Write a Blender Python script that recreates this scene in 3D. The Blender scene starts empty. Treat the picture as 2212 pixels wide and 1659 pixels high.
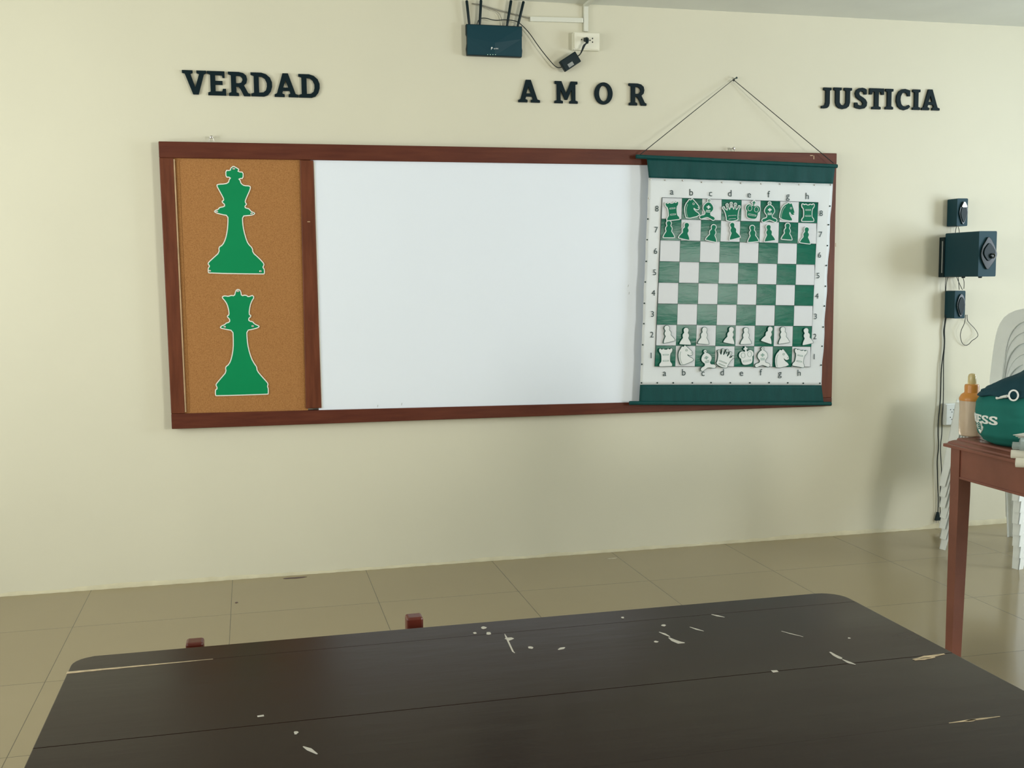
import bpy, bmesh, math, random
from mathutils import Vector, Matrix
from mathutils.geometry import tessellate_polygon
random.seed(7)
S = bpy.context.scene
C = S.collection
W, H = 2212.0, 1659.0

# ------------------------------------------------------------------ camera
F_PX = 2337.94
CAM = Vector((0.71069, -4.95027, 1.34387))
YAW, PITCH, ROLL = 0.23759, -0.0977, -0.01046
fwd = Vector((math.sin(YAW) * math.cos(PITCH), math.cos(YAW) * math.cos(PITCH), math.sin(PITCH)))
r0 = Vector((math.cos(YAW), -math.sin(YAW), 0.0))
u0 = r0.cross(fwd)
right = r0 * math.cos(ROLL) + u0 * math.sin(ROLL)
up = -r0 * math.sin(ROLL) + u0 * math.cos(ROLL)
cam_data = bpy.data.cameras.new('camera')
cam_data.sensor_fit = 'HORIZONTAL'
cam_data.sensor_width = 36.0
cam_data.lens = 36.0 * F_PX / W
cam_data.clip_start = 0.02
cam = bpy.data.objects.new('camera', cam_data)
C.objects.link(cam)
cam.matrix_world = Matrix((
    (right.x, up.x, -fwd.x, CAM.x),
    (right.y, up.y, -fwd.y, CAM.y),
    (right.z, up.z, -fwd.z, CAM.z),
    (0, 0, 0, 1)))
S.camera = cam

# ------------------------------------------------------------------ world, daylight, exposure
S.view_settings.view_transform = 'Standard'
S.view_settings.look = 'None'
S.view_settings.gamma = 1.0
S.view_settings.use_curve_mapping = False
S.view_settings.exposure = 0.0

w = bpy.data.worlds.new('sky')
S.world = w
w.use_nodes = True
nt = w.node_tree
bg = nt.nodes['Background']
bg.inputs['Color'].default_value = (0.92, 0.97, 1.0, 1)
bg.inputs['Strength'].default_value = 0.5

XL, XR, YB = -1.9, 6.2, -9.0          # left wall, right wall, wall behind the camera
CEIL = 2.607
# windows: (side, y centre, width, z low, z high, watts, colour, light heading)
WINDOWS = [('right', -2.0, 1.7, 1.05, 2.35, 63.0, (0.79, 0.90, 1.0), (-1, .25, .12)),
           ('right', -7.2, 1.9, 1.05, 2.35, 188.0, (1.0, 0.99, 0.91), (-1, .7, .12)),
           ('left', -1.9, 1.7, 0.95, 2.25, 43.0, (0.98, 1.0, 0.96), (1, .35, .10)),
           ('left', -4.6, 1.9, 1.05, 2.35, 36.0, (0.98, 1.0, 0.96), (1, .6, .12))]
for side, yc, ww, z0, z1, watts, col, hd in WINDOWS:
    ld = bpy.data.lights.new('daylight', 'AREA')
    ld.shape = 'RECTANGLE'
    ld.size = ww - 0.1
    ld.size_y = z1 - z0 - 0.1
    ld.energy = watts
    ld.color = col
    ld.spread = math.radians(150 if yc > -3 else 140)
    lo = bpy.data.objects.new('daylight', ld)
    C.objects.link(lo)
    lo.location = ((XR - 0.02) if side == 'right' else XL + 0.02, yc, (z0 + z1) / 2)
    lo.rotation_euler = Vector(hd).to_track_quat('-Z', 'Z').to_euler()

# ------------------------------------------------------------------ pixel helpers (real planes in the room)
def ray(x, y):
    return right * ((x - W / 2) / F_PX) - up * ((y - H / 2) / F_PX) + fwd

def on_y(x, y, Y=0.0):
    d = ray(x, y)
    return CAM + d * ((Y - CAM.y) / d.y)

def on_z(x, y, Z):
    d = ray(x, y)
    return CAM + d * ((Z - CAM.z) / d.z)

# ------------------------------------------------------------------ materials
def mat(name, col, rough=0.5, spec=0.5, metal=0.0, bump=0.0, bscale=60.0, var=0.0, vscale=6.0, coat=0.0,
        trans=0.0, alpha=1.0, stretch=(1, 1, 1), col2=None, rvar=0.0, emit=None, subsurface=0.0):
    m = bpy.data.materials.new(name)
    m.use_nodes = True
    n = m.node_tree.nodes
    l = m.node_tree.links
    b = n['Principled BSDF']
    b.inputs['Base Color'].default_value = (*col, 1)
    b.inputs['Roughness'].default_value = rough
    b.inputs['Specular IOR Level'].default_value = spec
    b.inputs['Metallic'].default_value = metal
    b.inputs['Coat Weight'].default_value = coat
    b.inputs['Coat Roughness'].default_value = 0.15
    b.inputs['Transmission Weight'].default_value = trans
    b.inputs['Alpha'].default_value = alpha
    if emit:
        b.inputs['Emission Color'].default_value = (*emit[:3], 1)
        b.inputs['Emission Strength'].default_value = emit[3]
    tc = n.new('ShaderNodeTexCoord')
    mp = n.new('ShaderNodeMapping')
    mp.inputs['Scale'].default_value = stretch
    l.new(tc.outputs['Object'], mp.inputs['Vector'])
    if var > 0 or col2:
        nz = n.new('ShaderNodeTexNoise')
        nz.inputs['Scale'].default_value = vscale
        nz.inputs['Detail'].default_value = 6
        l.new(mp.outputs['Vector'], nz.inputs['Vector'])
        mx = n.new('ShaderNodeMix')
        mx.data_type = 'RGBA'
        a = tuple(max(0, c * (1 - var)) for c in col)
        bb = col2 if col2 else tuple(min(1, c * (1 + var)) for c in col)
        mx.inputs['A'].default_value = (*a, 1)
        mx.inputs['B'].default_value = (*bb, 1)
        cr = n.new('ShaderNodeMapRange')
        cr.inputs['From Min'].default_value = 0.3
        cr.inputs['From Max'].default_value = 0.7
        l.new(nz.outputs['Fac'], cr.inputs['Value'])
        l.new(cr.outputs['Result'], mx.inputs['Factor'])
        l.new(mx.outputs['Result'], b.inputs['Base Color'])
        if rvar > 0:
            rr = n.new('ShaderNodeMapRange')
            rr.inputs['From Min'].default_value = 0.3
            rr.inputs['From Max'].default_value = 0.7
            rr.inputs['To Min'].default_value = rough - rvar
            rr.inputs['To Max'].default_value = rough + rvar
            l.new(nz.outputs['Fac'], rr.inputs['Value'])
            l.new(rr.outputs['Result'], b.inputs['Roughness'])
    if bump > 0:
        nb = n.new('ShaderNodeTexNoise')
        nb.inputs['Scale'].default_value = bscale
        nb.inputs['Detail'].default_value = 4
        l.new(mp.outputs['Vector'], nb.inputs['Vector'])
        bp = n.new('ShaderNodeBump')
        bp.inputs['Strength'].default_value = bump
        bp.inputs['Distance'].default_value = 0.01
        l.new(nb.outputs['Fac'], bp.inputs['Height'])
        l.new(bp.outputs['Normal'], b.inputs['Normal'])
    return m

M = {}
M['wall'] = mat('cream_wall_paint', (0.665, 0.645, 0.515), 0.55, 0.3, bump=0.06, bscale=14, var=0.015, vscale=2.0)
M['wall_lip'] = mat('cream_wall_foot', (0.60, 0.56, 0.40), 0.6, 0.3, bump=0.12, bscale=30, var=0.08, vscale=12)
M['ceiling'] = mat('ceiling_paint', (0.76, 0.78, 0.72), 0.8, 0.2, bump=0.05, bscale=20, var=0.03, vscale=3)
M['mahogany'] = mat('stained_mahogany', (0.100, 0.027, 0.012), 0.42, 0.22, bump=0.08, bscale=30, col2=(0.155, 0.045, 0.020), vscale=5, stretch=(9, 1, 1))
M['mahogany_h'] = mat('stained_mahogany_rail', (0.085, 0.020, 0.011), 0.45, 0.22, bump=0.08, bscale=30, col2=(0.120, 0.032, 0.016), vscale=5, stretch=(1, 1, 9))
M['bead'] = mat('pale_worn_wood', (0.45, 0.30, 0.17), 0.4, 0.5, var=0.2, vscale=20)
M['whiteboard'] = mat('whiteboard_enamel', (0.78, 0.84, 0.92), 0.4, 0.2, var=0.006, vscale=3)
M['green_card'] = mat('green_card', (0.001, 0.235, 0.085), 0.4, 0.2, var=0.05, vscale=4)
M['white_card'] = mat('white_card', (0.80, 0.80, 0.74), 0.55, 0.3)
M['steel'] = mat('steel_nail', (0.55, 0.53, 0.50), 0.3, 0.5, metal=0.9)
M['letter'] = mat('black_letter_plastic', (0.004, 0.014, 0.019), 0.5, 0.12)
M['black'] = mat('black_plastic', (0.003, 0.015, 0.019), 0.45, 0.25)
M['black_b'] = mat('black_satin_plastic', (0.007, 0.046, 0.064), 0.48, 0.2)
M['cable'] = mat('black_cable', (0.010, 0.018, 0.020), 0.5, 0.4)
M['grey_cable'] = mat('grey_cable', (0.30, 0.29, 0.24), 0.5, 0.4)
M['conduit'] = mat('white_conduit', (0.70, 0.71, 0.62), 0.45, 0.4)
M['plate'] = mat('ivory_switch_plate', (0.80, 0.79, 0.66), 0.35, 0.5)
M['plate_w'] = mat('white_switch_plate', (0.72, 0.75, 0.72), 0.35, 0.5)
M['hole'] = mat('dark_socket_slot', (0.01, 0.01, 0.01), 0.6, 0.2)
M['label_grey'] = mat('grey_sticker', (0.30, 0.32, 0.31), 0.5, 0.3)
M['white_print'] = mat('white_print', (0.85, 0.87, 0.85), 0.5, 0.3)
M['led'] = mat('lit_led', (0.7, 0.9, 0.7), 0.4, 0.3, emit=(0.75, 1.0, 0.7, 0.8))
M['vinyl_white'] = mat('white_vinyl', (0.66, 0.70, 0.71), 0.36, 0.25, bump=0.06, bscale=9, var=0.02, vscale=5)
M['vinyl_green'] = mat('green_vinyl', (0.002, 0.120, 0.074), 0.20, 0.12, bump=0.10, bscale=11, stretch=(1, 1, 4), var=0.15, vscale=7)
M['vinyl_cell'] = mat('white_vinyl_pocket', (0.66, 0.68, 0.70), 0.55, 0.15, bump=0.03, bscale=9)
M['band'] = mat('dark_green_fabric', (0.003, 0.058, 0.056), 0.6, 0.2, bump=0.15, bscale=200, var=0.10, vscale=14, stretch=(3, 1, .5))
M['print_dark'] = mat('dark_print', (0.010, 0.035, 0.032), 0.5, 0.3)
M['line_green'] = mat('dark_green_line', (0.005, 0.075, 0.055), 0.5, 0.3)
M['piece_green'] = mat('green_piece_print', (0.003, 0.150, 0.080), 0.6, 0.15)
M['piece_white'] = mat('white_piece_print', (0.70, 0.73, 0.72), 0.6, 0.15)
M['piece_grey'] = mat('grey_green_piece_line', (0.20, 0.33, 0.28), 0.4, 0.4)
M['chair_wood'] = mat('reddish_chair_wood', (0.11, 0.018, 0.010), 0.4, 0.5, bump=0.1, bscale=40, var=0.2, vscale=12, stretch=(1, 1, .3))
M['red_wood'] = mat('red_brown_varnished_wood', (0.215, 0.078, 0.052), 0.42, 0.35, bump=0.06, bscale=40, var=0.14, vscale=6, stretch=(1, 1, 1), coat=0.15)
M['tabletop'] = mat('dark_varnished_top', (0.016, 0.006, 0.0045), 0.22, 0.14, bump=0.05, bscale=8, var=0.22, vscale=2.2, stretch=(.5, 2.2, 1), rvar=0.06)
M['table_frame'] = mat('dark_table_frame', (0.05, 0.022, 0.016), 0.4, 0.4)
M['chip'] = mat('bare_wood_chip', (0.62, 0.50, 0.33), 0.6, 0.3, var=0.3, vscale=60)
M['scratch'] = mat('pale_scratch', (0.60, 0.58, 0.52), 0.6, 0.3)
M['groove'] = mat('dark_groove', (0.010, 0.007, 0.006), 0.7, 0.2)
M['chair_plastic'] = mat('white_chair_plastic', (0.83, 0.87, 0.85), 0.42, 0.4, var=0.03, vscale=10, bump=0.03, bscale=80)
M['bag'] = mat('green_bag_cloth', (0.012, 0.160, 0.135), 0.75, 0.25, bump=0.3, bscale=16, var=0.12, vscale=12)
M['navy'] = mat('dark_navy_cloth', (0.014, 0.058, 0.078), 0.8, 0.2, bump=0.3, bscale=40, var=0.1)
M['bottle'] = mat('clear_amber_plastic', (0.80, 0.64, 0.48), 0.22, 0.5, trans=0.35, var=0.06, vscale=20)
M['orange'] = mat('orange_cap_plastic', (0.72, 0.30, 0.055), 0.35, 0.5, trans=0.15)
M['pale_cap'] = mat('pale_yellow_plastic', (0.80, 0.66, 0.33), 0.25, 0.5, trans=0.3)
M['paper'] = mat('cream_paper', (0.82, 0.80, 0.68), 0.7, 0.2)
M['paper_grey'] = mat('grey_printed_paper', (0.62, 0.60, 0.54), 0.6, 0.2)
M['film'] = mat('clear_plastic_film', (0.50, 0.60, 0.58), 0.15, 0.6, alpha=0.55)
M['glass'] = mat('window_glass', (0.9, 0.95, 0.95), 0.05, 0.5, alpha=0.25)
M['alu'] = mat('window_frame_aluminium', (0.55, 0.56, 0.55), 0.35, 0.5, metal=0.6)
M['stain'] = mat('dark_floor_stain', (0.10, 0.06, 0.06), 0.5, 0.3)
M['blot'] = mat('pale_floor_spill', (0.55, 0.50, 0.38), 0.4, 0.3)
M['cone'] = mat('glossy_speaker_trim', (0.006, 0.013, 0.015), 0.16, 0.6)
M['bright'] = mat('bright_white', (0.90, 0.92, 0.92), 0.3, 0.5)

def cork_mat():
    m = mat('cork', (0.36, 0.17, 0.055), 0.85, 0.2)
    n = m.node_tree.nodes
    l = m.node_tree.links
    b = n['Principled BSDF']
    tc = n.new('ShaderNodeTexCoord')
    nz = n.new('ShaderNodeTexNoise')
    nz.inputs['Scale'].default_value = 230
    nz.inputs['Detail'].default_value = 6
    nz.inputs['Roughness'].default_value = 0.7
    l.new(tc.outputs['Object'], nz.inputs['Vector'])
    cr = n.new('ShaderNodeValToRGB')
    e = cr.color_ramp.elements
    e[0].position = 0.33
    e[0].color = (0.27, 0.118, 0.036, 1)
    e[1].position = 0.62
    e[1].color = (0.42, 0.205, 0.072, 1)
    l.new(nz.outputs['Fac'], cr.inputs['Fac'])
    l.new(cr.outputs['Color'], b.inputs['Base Color'])
    bp = n.new('ShaderNodeBump')
    bp.inputs['Strength'].default_value = 0.5
    bp.inputs['Distance'].default_value = 0.002
    l.new(nz.outputs['Fac'], bp.inputs['Height'])
    l.new(bp.outputs['Normal'], b.inputs['Normal'])
    return m
M['cork'] = cork_mat()

def floor_mat():
    m = mat('polished_beige_tiles', (0.36, 0.32, 0.21), 0.13, 0.36)
    n = m.node_tree.nodes
    l = m.node_tree.links
    b = n['Principled BSDF']
    tc = n.new('ShaderNodeTexCoord')
    mp = n.new('ShaderNodeMapping')
    mp.inputs['Location'].default_value = (6.0, 12.0 + 0.52912 - 0.6, 0)
    l.new(tc.outputs['Object'], mp.inputs['Vector'])
    br = n.new('ShaderNodeTexBrick')
    br.offset = 0.0
    br.squash = 1.0
    br.inputs['Scale'].default_value = 1.0
    br.inputs['Brick Width'].default_value = 0.6
    br.inputs['Row Height'].default_value = 0.6
    br.inputs['Mortar Size'].default_value = 0.0014
    br.inputs['Mortar Smooth'].default_value = 0.2
    br.inputs['Color1'].default_value = (0.295, 0.240, 0.140, 1)
    br.inputs['Color2'].default_value = (0.305, 0.250, 0.148, 1)
    br.inputs['Mortar'].default_value = (0.085, 0.070, 0.045, 1)
    l.new(mp.outputs['Vector'], br.inputs['Vector'])
    nz = n.new('ShaderNodeTexNoise')
    nz.inputs['Scale'].default_value = 1.3
    nz.inputs['Detail'].default_value = 5
    l.new(tc.outputs['Object'], nz.inputs['Vector'])
    rr = n.new('ShaderNodeMapRange')
    rr.inputs['To Min'].default_value = 0.92
    rr.inputs['To Max'].default_value = 1.08
    l.new(nz.outputs['Fac'], rr.inputs['Value'])
    vm = n.new('ShaderNodeVectorMath')
    vm.operation = 'SCALE'
    l.new(br.outputs['Color'], vm.inputs[0])
    l.new(rr.outputs['Result'], vm.inputs['Scale'])
    l.new(vm.outputs['Vector'], b.inputs['Base Color'])
    bp = n.new('ShaderNodeBump')
    bp.inputs['Strength'].default_value = 0.35
    bp.inputs['Distance'].default_value = 0.001
    bp.invert = True
    l.new(br.outputs['Fac'], bp.inputs['Height'])
    l.new(bp.outputs['Normal'], b.inputs['Normal'])
    return m
M['floor'] = floor_mat()

# ------------------------------------------------------------------ object helpers
ORG = {}

def tag(o, label=None, cat=None, group=None, kind=None):
    if label: o['label'] = label
    if cat: o['category'] = cat
    if group: o['group'] = group
    if kind: o['kind'] = kind
    return o

def thing(name, loc, label, cat, group=None, rot=(0, 0, 0)):
    o = bpy.data.objects.new(name, None)
    o.empty_display_size = 0.05
    C.objects.link(o)
    o.location = loc
    o.rotation_euler = rot
    ORG[o.name] = Vector(loc)
    return tag(o, label, cat, group)

class MB:
    """collects geometry; build() links it as ONE mesh object"""
    def __init__(self):
        self.v = []
        self.f = []

    def add(self, vs, fs):
        k = len(self.v)
        self.v += [Vector(a) for a in vs]
        self.f += [tuple(i + k for i in f) for f in fs]
        return self

    def box(self, a, b, m=None):
        x0, y0, z0 = a
        x1, y1, z1 = b
        vs = [(x0, y0, z0), (x1, y0, z0), (x1, y1, z0), (x0, y1, z0), (x0, y0, z1), (x1, y0, z1), (x1, y1, z1), (x0, y1, z1)]
        if m: vs = [m @ Vector(q) for q in vs]
        return self.add(vs, [(0, 3, 2, 1), (4, 5, 6, 7), (0, 1, 5, 4), (1, 2, 6, 5), (2, 3, 7, 6), (3, 0, 4, 7)])

    def hexa(self, bottom, top):
        vs = list(bottom) + list(top)
        return self.add(vs, [(0, 3, 2, 1), (4, 5, 6, 7), (0, 1, 5, 4), (1, 2, 6, 5), (2, 3, 7, 6), (3, 0, 4, 7)])

    def prism(self, loops, fn, w0, w1, back=True):
        """loops: outline then holes in (u,v); fn(u,v,w)->point; front at w1"""
        flat = [p for lp in loops for p in lp]
        n = len(flat)
        tri = tessellate_polygon([[Vector((p[0], p[1], 0)) for p in lp] for lp in loops])
        vs = [fn(p[0], p[1], w0) for p in flat] + [fn(p[0], p[1], w1) for p in flat]
        fs = [tuple(i + n for i in t) for t in tri]
        if back: fs += [tuple(reversed(t)) for t in tri]
        k = 0
        for lp in loops:
            m_ = len(lp)
            for i in range(m_):
                a, b = k + i, k + (i + 1) % m_
                fs.append((a, b, b + n, a + n))
            k += m_
        return self.add(vs, fs)

    def tube(self, pts, r, seg=8, closed=False, cap=True):
        pts = [Vector(p) for p in pts]
        n = len(pts)
        vs, fs = [], []
        prev = None
        for i, p in enumerate(pts):
            if closed: t = pts[(i + 1) % n] - pts[i - 1]
            else: t = pts[min(i + 1, n - 1)] - pts[max(i - 1, 0)]
            if t.length < 1e-9: t = Vector((0, 0, 1))
            t.normalize()
            if prev is None:
                a = Vector((0, 0, 1)) if abs(t.z) < 0.9 else Vector((1, 0, 0))
                u = t.cross(a).normalized()
            else:
                u = (prev - t * prev.dot(t))
                u = u.normalized() if u.length > 1e-6 else t.orthogonal().normalized()
            prev = u
            v = t.cross(u)
            rr = r[i] if isinstance(r, (list, tuple)) else r
            for k in range(seg):
                a = 2 * math.pi * k / seg
                vs.append(p + (u * math.cos(a) + v * math.sin(a)) * rr)
        for i in range(n if closed else n - 1):
            for k in range(seg):
                a = i * seg + k
                b = i * seg + (k + 1) % seg
                j = ((i + 1) % n) * seg
                fs.append((a, b, j + (k + 1) % seg, j + k))
        if cap and not closed:
            fs.append(tuple(reversed(range(seg))))
            fs.append(tuple((n - 1) * seg + k for k in range(seg)))
        return self.add(vs, fs)

    def lathe(self, prof, c, seg=32, axis='Z'):
        vs, fs = [], []
        for r, h in prof:
            for k in range(seg):
                a = 2 * math.pi * k / seg
                if axis == 'Z': vs.append(Vector(c) + Vector((r * math.cos(a), r * math.sin(a), h)))
                else: vs.append(Vector(c) + Vector((r * math.cos(a), -h, r * math.sin(a))))
        n = len(prof)
        for i in range(n - 1):
            for k in range(seg):
                fs.append((i * seg + k, i * seg + (k + 1) % seg, (i + 1) * seg + (k + 1) % seg, (i + 1) * seg + k))
        fs.append(tuple(reversed(range(seg))))
        fs.append(tuple((n - 1) * seg + k for k in range(seg)))
        return self.add(vs, fs)

    def grid(self, fn, nu, nv, thick=None):
        vs, fs = [], []
        for j in range(nv + 1):
            for i in range(nu + 1):
                vs.append(fn(i / nu, j / nv))
        for j in range(nv):
            for i in range(nu):
                a = j * (nu + 1) + i
                fs.append((a, a + 1, a + nu + 2, a + nu + 1))
        return self.add(vs, fs)

    def build(self, name, material, parent=None, local=False, smooth=False, bevel=0.0, kind=None, solid=0.0, subsurf=0, org=None):
        if parent is None:
            if org is None:
                org = sum(self.v, Vector()) / max(1, len(self.v))
                org = Vector(org)
                org.z = min(p.z for p in self.v)
        else:
            org = Vector() if local else ORG[parent.name]
        bm = bmesh.new()
        vv = [bm.verts.new(p - org) for p in self.v]
        for f in self.f:
            try: bm.faces.new([vv[i] for i in f])
            except ValueError: pass
        bmesh.ops.recalc_face_normals(bm, faces=bm.faces)
        if smooth:
            for f in bm.faces: f.smooth = True
        me = bpy.data.meshes.new(name)
        bm.to_mesh(me)
        bm.free()
        me.materials.append(M[material])
        o = bpy.data.objects.new(name, me)
        C.objects.link(o)
        if parent is None: o.location = org
        else: o.parent = parent
        ORG[o.name] = org if parent is None else (Vector() if local else org)
        if bevel > 0:
            md = o.modifiers.new('bevel', 'BEVEL')
            md.width = bevel
            md.segments = 2
            md.limit_method = 'ANGLE'
            md.angle_limit = math.radians(40)
        if solid:
            md = o.modifiers.new('solid', 'SOLIDIFY')
            md.thickness = solid
            md.offset = 0
        if subsurf:
            md = o.modifiers.new('sub', 'SUBSURF')
            md.levels = subsurf
            md.render_levels = subsurf
        if smooth and not subsurf:
            try:
                me.set_sharp_from_angle(angle=math.radians(40))
            except Exception: pass
        if kind: o['kind'] = kind
        return o

def structure(name, mb, material, **k):
    return mb.build(name, material, kind='structure', **k)

def copy_tree(o, parent=None):
    c = o.copy()
    C.objects.link(c)
    if parent: c.parent = parent
    for ch in list(o.children): copy_tree(ch, c)
    return c

def wl(u, v, w):
    """wall mapping: u along the wall, v up, w out of the wall"""
    return Vector((u, -w, v))

def offset(poly, d):
    n = len(poly)
    area = sum(poly[i][0] * poly[(i + 1) % n][1] - poly[(i + 1) % n][0] * poly[i][1] for i in range(n))
    s = 1 if area > 0 else -1
    out = []
    for i in range(n):
        p0 = Vector(poly[i - 1]).to_2d() if len(poly[i]) > 2 else Vector(poly[i - 1])
        p1 = Vector(poly[i])
        p2 = Vector(poly[(i + 1) % n])
        a = (p1 - p0)
        b = (p2 - p1)
        if a.length < 1e-9 or b.length < 1e-9:
            out.append(tuple(p1)); continue
        a.normalize(); b.normalize()
        na = Vector((a.y, -a.x)) * s
        nb = Vector((b.y, -b.x)) * s
        m_ = na + nb
        if m_.length < 0.3: m_ = na
        m_.normalize()
        k = d / max(0.5, m_.dot(na))
        out.append((p1.x + m_.x * k, p1.y + m_.y * k))
    return out

def chaikin(pts, it=2, closed=True):
    for _ in range(it):
        q = []
        n = len(pts)
        if not closed: q.append(pts[0])
        for i in range(n if closed else n - 1):
            a, b = pts[i], pts[(i + 1) % n]
            q.append(tuple(a[k] * .75 + b[k] * .25 for k in range(len(a))))
            q.append(tuple(a[k] * .25 + b[k] * .75 for k in range(len(a))))
        if not closed: q.append(pts[-1])
        pts = q
    return pts

def spline(pts, it=3):
    return chaikin([tuple(p) for p in pts], it, closed=False)

def circle(cx, cy, r, n=20, ry=None):
    ry = ry or r
    return [(cx + r * math.cos(2 * math.pi * k / n), cy + ry * math.sin(2 * math.pi * k / n)) for k in range(n)]

def rrect(x0, y0, x1, y1, r, n=5):
    out = []
    for cx, cy, a0 in ((x1 - r, y1 - r, 0), (x0 + r, y1 - r, 90), (x0 + r, y0 + r, 180), (x1 - r, y0 + r, 270)):
        for k in range(n + 1):
            a = math.radians(a0 + 90 * k / n)
            out.append((cx + r * math.cos(a), cy + r * math.sin(a)))
    return out

def text_geo(s, size, align='CENTER'):
    """flat text triangles from the built-in font: list of verts (u,v), faces"""
    cu = bpy.data.curves.new('t', 'FONT')
    cu.body = s
    cu.size = size
    cu.align_x = align
    cu.align_y = 'CENTER'
    cu.resolution_u = 3
    ob = bpy.data.objects.new('t', cu)
    C.objects.link(ob)
    dg = bpy.context.evaluated_depsgraph_get()
    me = bpy.data.meshes.new_from_object(ob.evaluated_get(dg))
    vs = [(v.co.x, v.co.y) for v in me.vertices]
    fs = [tuple(p.vertices) for p in me.polygons]
    bpy.data.objects.remove(ob)
    bpy.data.curves.remove(cu)
    bpy.data.meshes.remove(me)
    return vs, fs

# ================================================================== ROOM
def wall_side(name, x0, x1, side):
    mb = MB()
    wins = sorted([q for q in WINDOWS if q[0] == side], key=lambda q: -q[1])
    ycur = 0.0
    for _, yc, ww, z0, z1, *_r in wins:
        mb.box((x0, yc + ww / 2, 0), (x1, ycur, CEIL))
        mb.box((x0, yc - ww / 2, 0), (x1, yc + ww / 2, z0))
        mb.box((x0, yc - ww / 2, z1), (x1, yc + ww / 2, CEIL))
        ycur = yc - ww / 2
    mb.box((x0, YB, 0), (x1, ycur, CEIL))
    return structure(name, mb, 'wall')

structure('floor', MB().box((XL - .15, YB - .15, -0.1), (XR + .15, 0.15, 0)), 'floor', org=Vector((0, 0, 0)))
structure('ceiling', MB().box((XL - .15, YB - .15, CEIL), (XR + .15, 0.15, CEIL + .1)), 'ceiling')
structure('wall_back', MB().box((XL - .15, 0, 0), (XR + .15, 0.15, CEIL)), 'wall')
structure('wall_front', MB().box((XL - .15, YB - .15, 0), (XR + .15, YB, CEIL)), 'wall')
wall_side('wall_right', XR, XR + .15, 'right')
wall_side('wall_left', XL - .15, XL, 'left')
for i, (side, yc, ww, z0, z1, *_r) in enumerate(WINDOWS):
    xa, xb = (XR + .04, XR + .09) if side == 'right' else (XL - .09, XL - .04)
    fr = MB()
    y0, y1 = yc - ww / 2, yc + ww / 2
    fr.box((xa, y0, z0), (xb, y0 + .04, z1)).box((xa, y1 - .04, z0), (xb, y1, z1))
    fr.box((xa, y0, z0), (xb, y1, z0 + .04)).box((xa, y0, z1 - .04), (xb, y1, z1)).box((xa, yc - .02, z0), (xb, yc + .02, z1))
    wo = structure('window_%d' % (i + 1), fr, 'alu')
    MB().box(((xa + xb) / 2 - .003, y0 + .03, z0 + .03), ((xa + xb) / 2 + .003, y1 - .03, z1 - .03)).build('glass_pane', 'glass', wo)

# uneven painted lip at the foot of the wall
mb = MB()
n = 420
vs, fs = [], []
rnd = random.Random(3)
hs = [0.0] * (n + 1)
cur = .014
for i in range(n + 1):
    cur += rnd.uniform(-.0035, .0035)
    x = XL + (XR - XL) * i / n
    base = .012 + .008 * max(0, math.sin(x * 2.1 + 1)) + (.016 if x > 4.1 else 0)
    cur = cur * .85 + base * .15
    cur = min(.034, max(.006, cur))
    hs[i] = cur
for i in range(n + 1):
    x = XL + (XR - XL) * i / n
    d = .007 + .002 * math.sin(i * 1.7)
    vs += [(x, -d, 0.0), (x, -d * .8, hs[i] * .6), (x, -.0005, hs[i])]
for i in range(n):
    a = i * 3
    fs += [(a, a + 3, a + 4, a + 1), (a + 1, a + 4, a + 5, a + 2)]
mb.add(vs, fs)
structure('baseboard_back', mb, 'wall_lip', smooth=True)
# scrape and drips on the tiles near the wall
def blob(cx, cy, rx, ry, n=14, j=.35, seed=1, ang=0):
    r_ = random.Random(seed)
    out = []
    for k in range(n):
        a = 2 * math.pi * k / n
        s = 1 + r_.uniform(-j, j)
        x, y = rx * s * math.cos(a), ry * s * math.sin(a)
        out.append((cx + x * math.cos(ang) - y * math.sin(ang), cy + x * math.sin(ang) + y * math.cos(ang)))
    return out
def flr(u, v, w): return Vector((u, v, w))
a = on_z(617, 1249, 0); b = on_z(668, 1247, 0)
mb = MB().prism([blob((a.x + b.x) / 2, (a.y + b.y) / 2, abs(b.x - a.x) / 2, .013, seed=4)], flr, .0002, .0009)
tag(mb.build('floor_smear', 'stain'), 'short dark purple smear on the tiles near the wall, under the corkboard side', 'stain')
a = on_z(511, 1302, 0)
tag(MB().prism([blob(a.x, a.y, .005, .006, seed=5)], flr, .0002, .002).build('floor_speck', 'stain'), 'tiny dark speck on the beige tiles beside a grout line', 'speck')
a = on_z(1322, 1206.5, 0)
tag(MB().prism([blob(a.x, a.y, .022, .006, seed=6)], flr, .0002, .001).build('floor_chip', 'blot'), 'small pale chip lying on the tile near the wall below the board', 'chip')

# ================================================================== FRAMED BOARD
BD = 0.045      # depth of the frame
def P(x, y, w=BD):
    q = on_y(x, y, -w)
    return (q.x, q.z)
def quad_prism(mb, pts, w0, w1):
    return mb.prism([pts], wl, w0, w1)
board = thing('framed_board', on_y(1085, 925, -.02), 'long mahogany-framed wall board with a cork panel and a whiteboard', 'board')
TL, TR, BR, BL = P(342, 305), P(1808, 331), P(1797, 877), P(371, 927)
iTL, iTR, iBR, iBL = P(375, 341), P(1776, 362), P(1766, 860), P(400, 893)
quad_prism(MB(), [TL, TR, (TR[0], iTR[1]), (TL[0], iTL[1])], .004, BD).build('top_rail', 'mahogany_h', board, bevel=.003)
quad_prism(MB(), [BL, BR, (BR[0], iBR[1]), (BL[0], iBL[1])], .004, BD).build('bottom_rail', 'mahogany_h', board, bevel=.003)
quad_prism(MB(), [(TL[0], iTL[1]), iTL, iBL, (BL[0], iBL[1])], .004, BD - .001).build('side_stile', 'mahogany', board, bevel=.003)
quad_prism(MB(), [iTR, (TR[0], iTR[1]), (BR[0], iBR[1]), iBR], .004, BD - .001).build('side_stile', 'mahogany', board, bevel=.003)
dTL, dTR, dBR, dBL = P(648, 345), P(677, 346), P(695, 888), P(661, 890)
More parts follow.
